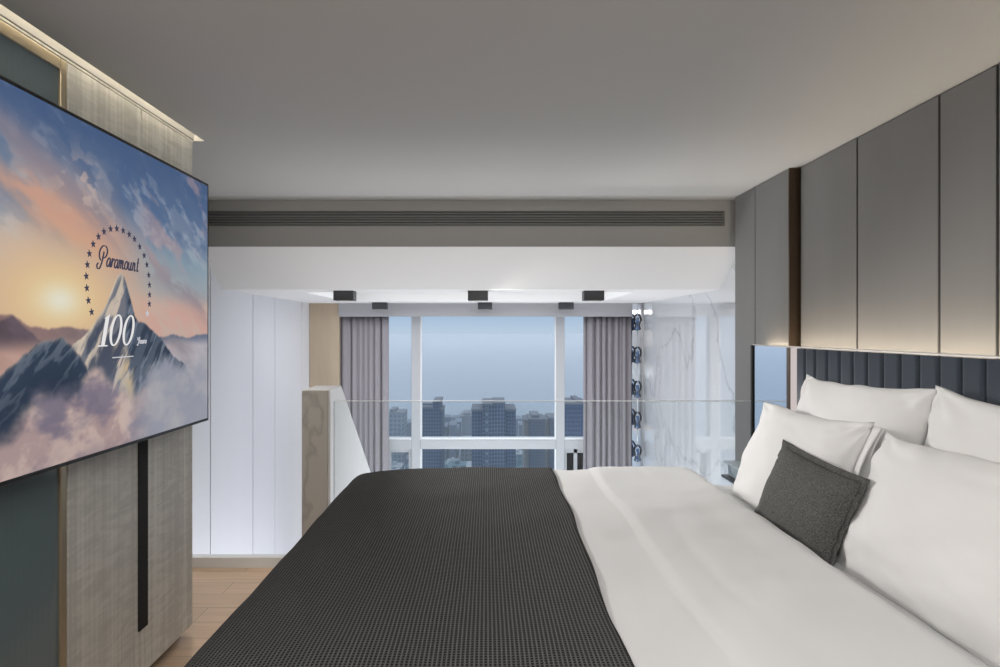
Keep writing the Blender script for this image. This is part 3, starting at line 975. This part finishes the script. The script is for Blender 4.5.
# dark crag in front on the left
r3 = ridge([(-1.2, -.35)] + P3((-60, 420), (0, 374), (14, 360), (30, 347), (48, 340), (60, 338), (70, 343), (80, 356), (92, 376), (102, 400)) + [(.6, -.6)], .036, 5)
m3_ = sst(0, .006, r3 - HZ)
cr = np.zeros(YY.shape + (3,)); cr[:] = C(50, 64, 84)
cr = mixc(cr, C(128, 138, 152), sst(.84, .95, 1 - 2 * np.abs(fbm(XX * 16 - HZ * 16, HZ * 8, 81) - .5)) * .6)
cr = mixc(cr, C(36, 48, 66), sst(.0, .16, r3 - HZ) * .7)
cr = mixc(cr, C(200, 175, 160), np.exp(-((r3 - HZ) / .010) ** 2) * .55)
img = img * (1 - m3_[..., None]) + cr * m3_[..., None]
# rolling clouds in front
cl = ridge([(-1.2, -.30)] + P3((0, 428), (20, 415), (40, 400), (60, 388), (78, 390), (95, 380), (112, 384), (135, 392), (150, 372), (165, 358), (185, 362), (207, 352)) + [(1.2, -.1)], .0, 6)
cn1 = fbm(XX * 6, HZ * 8, 91); cn2 = fbm(XX * 13 + 2, HZ * 15, 95)
mk = sst(-.03, .05, cl - HZ + .13 * (cn1 - .5) + .06 * (cn2 - .5))
cc = np.zeros(YY.shape + (3,)); cc[:] = C(196, 166, 162)
cc = mixc(cc, C(226, 196, 184), sst(.45, .65, cn2 + .4 * (cn1 - .5)))
cc = mixc(cc, C(128, 118, 138), sst(.42, .62, fbm(XX * 5 + 9, HZ * 9 + 4, 101)) * .85)
cc = mixc(cc, C(104, 98, 122), sst(.12, .30, cl - HZ) * (1 - rt) * sst(.35, .6, cn1) * .9)
cc = mixc(cc, C(176, 184, 196), sst(.25, .5, XX) * .75)
img = img * (1 - mk[..., None] * .93) + cc * mk[..., None] * .93
img = np.clip(img * .90 + C(150, 152, 164) * .10, 0, 1)
lin_img = np.where(img <= .04045, img / 12.92, ((img + .055) / 1.055) ** 2.4)
me = bpy.data.meshes.new('screen')
ii = np.arange(cn * cm).reshape(cm, cn)
quads = np.stack([ii[:-1, :-1], ii[:-1, 1:], ii[1:, 1:], ii[1:, :-1]], -1).reshape(-1, 4)
verts = np.stack([np.full(YY.size, SX), YY.ravel(), ZZ.ravel()], -1)
me.from_pydata(verts.tolist(), [], quads.tolist())
at_ = me.color_attributes.new('picture', 'FLOAT_COLOR', 'POINT')
rgba = np.ones((YY.size, 4), np.float32); rgba[:, :3] = lin_img.reshape(-1, 3)
at_.data.foreach_set('color', rgba.ravel())
ms = bpy.data.materials.new('screen_picture'); ms.use_nodes = True
nt = ms.node_tree; nt.nodes.clear()
ca = nt.nodes.new('ShaderNodeVertexColor'); ca.layer_name = 'picture'
em = nt.nodes.new('ShaderNodeEmission'); em.inputs['Strength'].default_value = .80
ou = nt.nodes.new('ShaderNodeOutputMaterial')
nt.links.new(ca.outputs['Color'], em.inputs['Color']); nt.links.new(em.outputs[0], ou.inputs['Surface'])
scr = tp(link('screen', me, ms, tv))
scr['label'] = 'lit picture of a snowy peak at sunset'

# picture lettering: ring of stars, script word, numerals
E_dark = emit('picture_dark_grey', lin((66, 66, 84)), 1.0)
E_white = emit('picture_white', lin((238, 236, 236)), .92)
E_pale = emit('picture_pale', lin((205, 205, 212)), .9)
SF = SX + .0012


def flat(name, m, polys):
    """polys: (y,z) outlines or quads on the screen, given a hair of thickness"""
    bm = bmesh.new()
    for pts in polys:
        A = [bm.verts.new((SF, y, z)) for y, z in pts]
        bm.faces.new(A)
    me = bpy.data.meshes.new(name); bmesh.ops.recalc_face_normals(bm, faces=bm.faces[:]); bm.to_mesh(me); bm.free()
    o = link(name, me, m, scr)
    s = o.modifiers.new('thick', 'SOLIDIFY'); s.thickness = .0008; s.offset = 0
    return o


def spx(px, py):
    Y = abs(SX) * F / (VX - px)
    return Y, CZ + (VY - py) * Y / F


star_px = [(60 + a * .135, 210 + b * .135) for a, b in ((418, 138), (372, 140), (323, 160), (282, 197), (243, 252), (215, 323), (200, 405), (192, 490), (196, 578),
                                                       (465, 152), (510, 180), (549, 215), (588, 272), (621, 337), (641, 405), (655, 482), (660, 555))]
star_px += [(88, 300.5), (91.2, 312), (149.2, 294.8), (149, 304), (147, 313.5)]
for k, (px, py) in enumerate(star_px):
    cy_, cz_ = spx(px, py)
    R_ = .0125
    pts = []
    for q in range(10):
        r = R_ if q % 2 == 0 else R_ * .42
        an = PI / 2 + q * PI / 5 + .15
        pts.append((cy_ + r * math.cos(an), cz_ + r * math.sin(an)))
    flat('star', E_dark if k < 21 else E_pale, [pts])


def cat(pts, n=7):
    out = []
    for i in range(len(pts) - 1):
        p0 = pts[max(0, i - 1)]; p1 = pts[i]; p2 = pts[i + 1]; p3 = pts[min(len(pts) - 1, i + 2)]
        for k in range(n):
            s = k / n
            out.append(tuple(.5 * ((2 * b) + (-a + c) * s + (2 * a - 5 * b + 4 * c - d) * s * s + (-a + 3 * b - 3 * c + d) * s ** 3) for a, b, c, d in zip(p0, p1, p2, p3)))
    out.append(pts[-1])
    return out


def ribbon(strokes, wid):
    quads = []
    for st in strokes:
        c = cat(st)
        L, R = [], []
        for i, p in enumerate(c):
            a = c[max(0, i - 1)]; b = c[min(len(c) - 1, i + 1)]
            dx, dy = b[0] - a[0], b[1] - a[1]; l = math.hypot(dx, dy) or 1
            w = wid * (.55 + .75 * abs(dy) / l)          # thicker on the upright strokes, as in script
            L.append((p[0] - dy / l * w / 2, p[1] + dx / l * w / 2)); R.append((p[0] + dy / l * w / 2, p[1] - dx / l * w / 2))
        for i in range(len(c) - 1):
            quads.append([L[i], L[i + 1], R[i + 1], R[i]])
    return quads


# letter strokes on a 1-high x-height grid, upright; slant added below
LET = {
    'P': (1.75, [[(.95, 1.55), (.85, .6), (.55, -.25), (.1, -.35), (-.1, 0), (.15, .25)],
                 [(.55, .55), (.15, .95), (.1, 1.6), (.6, 2.15), (1.3, 2.1), (1.65, 1.6), (1.45, 1.05), (1.0, .85), (.75, 1.0)]]),
    'a': (.95, [[(.72, .85), (.42, .98), (.12, .6), (.15, .12), (.4, .02), (.68, .4), (.76, .95), (.74, .3), (.85, .02), (1.0, .15)]]),
    'r': (.72, [[(.05, .15), (.25, .95), (.27, .8), (.22, .02)], [(.24, .5), (.42, .9), (.6, .95), (.68, .8)]]),
    'm': (1.35, [[(.1, .9), (.18, .95), (.16, .02)], [(.17, .5), (.38, .92), (.55, .9), (.56, .02)], [(.57, .5), (.8, .92), (.97, .88), (.97, .2), (1.08, .02), (1.3, .15)]]),
    'o': (.85, [[(.45, .98), (.15, .75), (.12, .25), (.38, .02), (.68, .25), (.7, .75), (.45, .98)], [(.45, .98), (.7, .85), (.85, .85)]]),
    'u': (.98, [[(.12, .95), (.1, .25), (.3, .02), (.58, .3), (.7, .95)], [(.7, .95), (.68, .2), (.8, .02), (.98, .15)]]),
    'n': (.98, [[(.1, .9), (.18, .95), (.16, .02)], [(.17, .5), (.4, .92), (.62, .88), (.62, .2), (.74, .02), (.95, .15)]]),
    't': (.7, [[(.32, 1.6), (.3, .25), (.42, .02), (.65, .15)], [(.05, 1.02), (.62, 1.06)]]),
    'Y': (1.2, [[(.1, 1.9), (.2, 1.2), (.5, 1.05), (.8, 1.4), (.95, 1.95)], [(.95, 1.95), (.85, .8), (.5, -.5), (.15, -.3)]]),
    'e': (.8, [[(.12, .5), (.6, .6), (.55, .92), (.3, .95), (.1, .5), (.25, .05), (.5, .03), (.75, .25)]]),
    's': (.7, [[(.05, .1), (.4, .95), (.5, .6), (.52, .2), (.3, .0), (.1, .1)]]),
}


def script(name, word, m, y0, z0, y1, xh, slant, wid):
    total = sum(LET[c][0] for c in word)
    k = (y1 - y0) / total
    x = 0; st = []
    for c in word:
        w, strokes = LET[c]
        for s_ in strokes:
            st.append([(y0 + (x + p[0]) * k + slant * p[1] * xh, z0 + p[1] * xh) for p in s_])
        x += w
    flat(name, m, ribbon(st, wid))


ya, za = spx(97, 266); yb, zb = spx(139, 271.2)
script('lettering', 'Paramount', E_dark, ya, (za + zb) / 2, yb - .006, .028, .22, .0046)
# numerals 1 0 0, slanted serif figures
yb0, zb0 = spx(97, 345.5)
yb1, zb1 = spx(131, 346.5)
base = (zb0 + zb1) / 2; Hn = .098; sl = .27


def num(name, polys):
    flat(name, E_white, [[(y0_ + sl * z_, base + z_) for y0_, z_ in p] for p in polys])


a0 = yb0 + .004
num('numeral', [[(a0 + .012, .004), (a0 + .028, .004), (a0 + .028, Hn - .006), (a0 + .012, Hn - .012)],
                [(a0 - .002, 0), (a0 + .042, 0), (a0 + .042, .004), (a0 - .002, .004)],
                [(a0 + .028, Hn - .006), (a0 + .030, Hn), (a0 + .006, Hn - .014), (a0 + .012, Hn - .0145)]])


def ring(cx_, hw, hh):
    polys = []; n_ = 32
    for k in range(n_):
        q = []
        for an, s_ in ((k, 1), (k + 1, 1), (k + 1, 0), (k, 0)):
            a_ = 2 * PI * an / n_
            rx = hw if s_ else hw - .0115
            rz = hh if s_ else hh - .0045
            q.append((cx_ + rx * math.cos(a_), Hn / 2 + rz * math.sin(a_)))
        polys.append(q)
    return polys


num('numeral', ring(a0 + .072, .029, Hn / 2))
num('numeral', ring(a0 + .137, .029, Hn / 2))
ya, za = spx(136.5, 343.6); yb, zb = spx(146, 343.6)
script('lettering', 'Years', E_pale, ya, za, yb, .011, .25, .0032)
ya, za = spx(112, 357.5); yb, zb = spx(133, 357.5)
flat('underline', E_pale, [[(ya, (za + zb) / 2), (yb, (za + zb) / 2), (yb, (za + zb) / 2 + .0035), (ya, (za + zb) / 2 + .0035)]])

# ------------------------------------------------------------------ the city outside
ZC = -96.0


def facade(name, wall, dark, wx_, wz_, mixv=.8, rough=.5):
    m = bpy.data.materials.new(name); m.use_nodes = True
    nt = m.node_tree; b = nt.nodes['Principled BSDF']; b.inputs['Roughness'].default_value = rough
    tc = nt.nodes.new('ShaderNodeTexCoord'); sp = nt.nodes.new('ShaderNodeSeparateXYZ'); nt.links.new(tc.outputs['Object'], sp.inputs[0])
    def stripes(sock, pitch, duty):
        k = nt.nodes.new('ShaderNodeMath'); k.operation = 'DIVIDE'; k.inputs[1].default_value = pitch
        fr = nt.nodes.new('ShaderNodeMath'); fr.operation = 'FRACT'
        lt = nt.nodes.new('ShaderNodeMath'); lt.operation = 'LESS_THAN'; lt.inputs[1].default_value = duty
        nt.links.new(sock, k.inputs[0]); nt.links.new(k.outputs[0], fr.inputs[0]); nt.links.new(fr.outputs[0], lt.inputs[0])
        return lt.outputs[0]
    a = stripes(sp.outputs['X'], wx_, .6); c = stripes(sp.outputs['Z'], wz_, .62)
    mu = nt.nodes.new('ShaderNodeMath'); mu.operation = 'MULTIPLY'; nt.links.new(a, mu.inputs[0]); nt.links.new(c, mu.inputs[1])
    m2 = nt.nodes.new('ShaderNodeMath'); m2.operation = 'MULTIPLY'; m2.inputs[1].default_value = mixv; nt.links.new(mu.outputs[0], m2.inputs[0])
    mx = nt.nodes.new('ShaderNodeMix'); mx.data_type = 'RGBA'
    mx.inputs['A'].default_value = (*wall, 1); mx.inputs['B'].default_value = (*dark, 1)
    nt.links.new(m2.outputs[0], mx.inputs['Factor']); nt.links.new(mx.outputs['Result'], b.inputs['Base Color'])
    return m


FA = {
    'slate': facade('slate_facade', (.08, .115, .185), (.008, .018, .045), 1.15, 1.5),
    'grey': facade('grey_facade', (.12, .155, .225), (.013, .026, .06), 1.2, 1.6),
    'blue': facade('blue_glass_facade', (.06, .10, .20), (.01, .022, .065), 1.0, 1.7),
    'tan': mat('tan_wall', (.22, .21, .21), .8),
    'pale': facade('pale_facade', (.20, .24, .30), (.06, .09, .13), 3.0, 3.2),
    'teal': facade('teal_facade', (.10, .22, .28), (.05, .10, .15), 3.0, 3.5),
    'low': facade('low_facade', (.14, .16, .19), (.03, .04, .06), 3.0, 3.4),
    'roof': mat('concrete_roof', (.16, .17, .20), .8),
    'roof_pale': mat('pale_roof', (.34, .36, .39), .8),
    'roof_teal': mat('teal_roof', (.06, .14, .18), .6),
    'roof_dark': mat('dark_roof', (.04, .05, .06), .7),
}


PLOTS = []                     # ground already built on: x0, x1, y0, y1


def clear_plot(f, D0, dpt, back=1.5):
    """nearest distance to D0 where the footprint f(D) = (x0, x1) stands clear of its neighbours"""
    for k in range(120):
        D = D0 + (k + 1) // 2 * 4 * (1 if k % 2 else -1)
        x0, x1 = f(D)
        if all(x1 + 1 < a or x0 - 1 > b or D + dpt + 1 < c or D - back - 1 > d for a, b, c, d in PLOTS):
            break
    PLOTS.append((x0, x1, D - back, D + dpt))
    return D


def tower(label, D, slabs, depth=22, group=None, name='apartment_tower', roof=True):
    """slabs: (px0, px1, py_top, facade, part name, set-back in metres)"""
    pa, pb = min(s[0] for s in slabs), max(s[1] for s in slabs)
    D = clear_plot(lambda q: ((pa - VX) * q / F, (pb - VX) * q / F), D, depth)
    cx_ = (sum((s[0] + s[1]) / 2 for s in slabs) / len(slabs) - VX) * D / F
    t = thing(name, label, 'building', (cx_, D, ZC), group)
    for (p0, p1, pt, fk, nm, sb) in slabs:
        x0, x1 = (p0 - VX) * D / F - cx_, (p1 - VX) * D / F - cx_
        zt = CZ + (VY - pt) * D / F - ZC
        o = boxes(nm, FA[fk], [(x0, x1, sb, depth, 0, zt)], t)
        if roof:
            boxes('roof_parapet', FA['roof'], [(x0 - .2, x1 + .2, sb - .2, depth + .2, zt, zt + .7)], o)
    return t


t = tower('dark blue grey tower with an open frame on top, beside the left mullion', 255,
          [(419, 433, 408.5, 'slate', 'tower_slab', 0), (433, 440, 402.5, 'slate', 'stair_tower', 0), (436, 442, 411.5, 'slate', 'tower_slab', .5)], 16)
k = t.location.y / F
cx_ = t.location.x
boxes('roof_frame', FA['slate'], [((420 - VX) * k - cx_, (433 - VX) * k - cx_, 0, 1, CZ + (VY - 405) * k - ZC, CZ + (VY - 404) * k - ZC),
                                 ((420 - VX) * k - cx_, (420.8 - VX) * k - cx_, 0, 1, CZ + (VY - 409) * k - ZC, CZ + (VY - 401.5) * k - ZC)], t)
tower('large grey residential tower with two rooftop blocks at the centre of the view', 245,
      [(471.5, 483, 411.5, 'slate', 'tower_slab', 1.5), (482.5, 493, 405.5, 'grey', 'tower_slab', 0), (493, 505, 404.5, 'grey', 'tower_slab', .8),
       (504, 516, 411.5, 'slate', 'tower_slab', 2), (485.5, 488, 409, 'pale', 'stair_tower', -.6)], 20)
tower('grey tower with a gabled roof and tan side, right of the central tower', 300,
      [(524.5, 529.5, 421.5, 'tan', 'tower_slab', 1), (529, 545, 420, 'slate', 'tower_slab', 0), (532, 540, 417, 'slate', 'roof_block', 3)], 18)
tower('slim grey and tan tower partly behind the right mullion', 305,
      [(544.5, 549.5, 421, 'tan', 'tower_slab', 1), (549, 562, 419, 'slate', 'tower_slab', 0)], 18)
tower('deep blue glass tower in the narrow right pane', 235,
      [(563, 588, 405, 'blue', 'tower_slab', 0), (578, 583, 402.8, 'blue', 'roof_block', 4)], 20, name='office_tower')
tower('pale blue hazy tower in the narrow left pane', 430, [(389, 403.5, 413.5, 'pale', 'tower_slab', 0), (389, 394, 411, 'pale', 'roof_block', 3)], 20)
tower('hazy tower just left of the large central tower', 560, [(459.5, 473, 416.5, 'grey', 'tower_slab', 0), (463, 470, 414, 'grey', 'roof_block', 2)], 24)
rs = random.Random(4)
far = []
for _k in range(26):
    p0 = rs.uniform(375, 625); wd = rs.uniform(4, 10); pt = rs.uniform(417, 434); D = (97.3 - rs.uniform(9, 24)) * 600 / (pt - VY)
    far.append((p0, p0 + wd, pt, D, rs.choice(('grey', 'slate', 'slate'))))
for i, (p0, p1, pt, D, fk) in enumerate(far):
    tower('faint hazy block on the distant skyline', D, [(p0, p1, pt, fk, 'tower_slab', 0)], 20, 'distant hazy blocks', roof=False)
for i, (p0, p1, pt, D, fk) in enumerate(((404, 413, 423, 620, 'grey'), (441, 449, 419.5, 800, 'grey'), (449, 456, 425, 760, 'grey'), (454, 461, 422, 850, 'slate'),
                                         (516, 521, 419, 820, 'grey'), (519, 526, 425, 700, 'grey'), (380, 390, 420, 700, 'grey'), (430, 447, 427, 640, 'slate'),
                                         (300, 325, 420, 600, 'grey'), (340, 366, 414, 520, 'slate'), (595, 612, 416, 520, 'grey'), (622, 640, 421, 640, 'slate'),
                                         (655, 684, 410, 430, 'slate'), (700, 716, 417, 560, 'grey'), (740, 765, 408, 480, 'slate'))):
    D = min(D, 76 * 600 / (pt - VY))
    tower('faint hazy tower on the distant skyline', D, [(p0, p1, pt, fk, 'tower_slab', 0)], 22, 'distant hazy towers', roof=False)

# low roofs at the foot of the towers
rnd = random.Random(21)
nlow = 0
for row, (D, py) in enumerate(((440, 452), (400, 457), (365, 462), (335, 468))):
    px = 372.0
    while px < 600:
        wpx = rnd.uniform(9, 20)
        hgt_ = rnd.uniform(5, 15)
        dpt = rnd.uniform(12, 16)
        Dq = clear_plot(lambda q: ((px - VX) * q / F, (px + wpx - VX) * q / F), D + rnd.uniform(0, 10), dpt)
        x0, x1 = (px - VX) * Dq / F, (px + wpx - VX) * Dq / F
        t = thing('low_rise_building', 'low roofed building among the rooftops at the foot of the towers', 'building', ((x0 + x1) / 2, Dq, ZC), 'low rooftops below the towers')
        w2 = (x1 - x0) / 2
        boxes('facade_block', FA[rnd.choice(('low', 'pale', 'teal', 'slate'))], [(-w2, w2, 0, dpt, 0, hgt_)], t)
        boxes('roof', FA[rnd.choice(('roof', 'roof_pale', 'roof_pale', 'roof_teal', 'roof_dark'))], [(-w2 - .3, w2 + .3, -.3, dpt + .3, hgt_, hgt_ + .5), (-w2 * .3, w2 * .2, dpt * .4, dpt * .7, hgt_ + .5, hgt_ + 2.4)], t)
        px += wpx + rnd.uniform(.5, 4)
        nlow += 1

g = struct(boxes('ground', mat('city_ground', (.31, .36, .42), .9), [(-3500, 3500, 60, 5000, ZC - 2, ZC)]), 'hazy ground of the city far below', 'ground')

# haze hanging over the city
hz = bpy.data.materials.new('city_haze'); hz.use_nodes = True
nt = hz.node_tree; nt.nodes.clear()
vo = nt.nodes.new('ShaderNodeVolumeScatter'); vo.inputs['Color'].default_value = (.905, .935, .945, 1); vo.inputs['Density'].default_value = .0008
ou = nt.nodes.new('ShaderNodeOutputMaterial'); nt.links.new(vo.outputs[0], ou.inputs['Volume'])
try:
    hz.cycles.homogeneous_volume = True
except Exception:
    pass
h = boxes('haze', hz, [(-3000, 3000, 90, 4800, ZC + .05, -14)])
tag(h, 'pale blue haze hanging over the city outside', 'haze', None, 'stuff')

# ------------------------------------------------------------------ sky
w = bpy.data.worlds.new('sky'); S.world = w; w.use_nodes = True
nt = w.node_tree; nt.nodes.clear()
tc = nt.nodes.new('ShaderNodeTexCoord'); sp = nt.nodes.new('ShaderNodeSeparateXYZ'); nt.links.new(tc.outputs['Generated'], sp.inputs[0])
mr = nt.nodes.new('ShaderNodeMapRange'); mr.inputs['From Min'].default_value = -.20; mr.inputs['From Max'].default_value = .6
nt.links.new(sp.outputs['Z'], mr.inputs['Value'])
cr_ = nt.nodes.new('ShaderNodeValToRGB')
els = cr_.color_ramp.elements
els[0].position = 0; els[0].color = (*lin((172, 190, 212)), 1)
els[1].position = 1; els[1].color = (1.0, 1.09, 1.23, 1)
for pos, c in ((.12, (178, 196, 216)), (.252, (189, 206, 225)), (.283, (170, 193, 219)), (.33, (163, 188, 220))):
    e = els.new(pos); e.color = (*lin(c), 1)
nt.links.new(mr.outputs[0], cr_.inputs['Fac'])
bg = nt.nodes.new('ShaderNodeBackground'); bg.inputs['Strength'].default_value = 1.0
wo = nt.nodes.new('ShaderNodeOutputWorld')
nt.links.new(cr_.outputs['Color'], bg.inputs['Color']); nt.links.new(bg.outputs[0], wo.inputs['Surface'])


# ------------------------------------------------------------------ lamps
def area(name, loc, rot, sx_, sy_, power, col, spread=PI):
    l = bpy.data.lights.new(name, 'AREA'); l.shape = 'RECTANGLE'; l.size = sx_; l.size_y = sy_; l.energy = power; l.color = col; l.spread = spread
    o = bpy.data.objects.new(name, l); COL.objects.link(o); o.location = loc; o.rotation_euler = rot
    return o


def spotl(name, loc, target, power, col, ang, blend, rad):
    l = bpy.data.lights.new(name, 'SPOT'); l.energy = power; l.color = col; l.spot_size = ang; l.spot_blend = blend; l.shadow_soft_size = rad
    o = bpy.data.objects.new(name, l); COL.objects.link(o); o.location = loc
    d = Vector(target) - Vector(loc); o.rotation_euler = d.to_track_quat('-Z', 'Y').to_euler()
    return o


# ceiling downlights of the loft, above and behind the viewer
area('ceiling_lamp', (.15, .25, HC - .02), (0, 0, 0), 1.6, .7, 13, (1, .97, .94))
# unseen area light added behind the viewer for frontal fill
area('front_fill', (-.1, YB + .1, 1.86), (PI / 2 - .12, 0, 0), 2.0, .4, 23, (1, .98, .96))
# uplight added unseen below the loft edge to brighten soffit and ceiling
area('up_fill', (-.1, 4.0, -1.3), (PI, 0, 0), 2.4, .7, 27, (1, .97, .94))
# unseen daylight-white light added low down to brighten the tall space
area('tall_fill', (-.1, 5.0, -1.6), (PI, 0, 0), 2.0, .8, 47, (.92, .95, 1))
# unseen spot added over the passage beside the wardrobe to brighten its floor
spotl('passage_fill', (-1.45, 2.95, HC - .02), (-1.25, 2.95, 0), 34, (1, .93, .85), 1.2, .6, .05)
# unseen area light added in the ceiling tray to lift the tall space
area('tray_fill', (-.12, 5.0, HL + .15), (0, 0, 0), 2.1, 1.05, 13, (.95, .97, 1))
# box spotlights turned to the bed
for px, pw, tg in ((345, 260, (1.05, 1.65, .75)), (478, 50, (1.5, 2.7, 1.45)), (593, 14, (.75, 1.9, .65))):
    x = (px - VX) * 4.2 / F
    spotl('spot_lamp', (x, 4.16, HL - .085), tg, pw, (1, .97, .93), .85 if pw > 200 else 1.3, .9, .045)

# ------------------------------------------------------------------ camera
c = bpy.data.cameras.new('camera'); c.sensor_width = 36; c.lens = F / 1000 * 36
c.shift_x = (500 - VX) / 1000; c.shift_y = (VY - 333.5) / 1000
c.clip_start = .02; c.clip_end = 5000
co = bpy.data.objects.new('camera', c); COL.objects.link(co)
co.location = (0, 0, CZ); co.rotation_euler = (PI / 2, 0, 0)
S.camera = co
S.view_settings.view_transform = 'Standard'
S.view_settings.look = 'None'
S.view_settings.gamma = 1
S.view_settings.use_curve_mapping = False
S.view_settings.exposure = 0.0
S.cycles.max_bounces = 10
S.cycles.transparent_max_bounces = 16
S.cycles.volume_bounces = 4
S.cycles.caustics_refractive = False
S.cycles.caustics_reflective = False
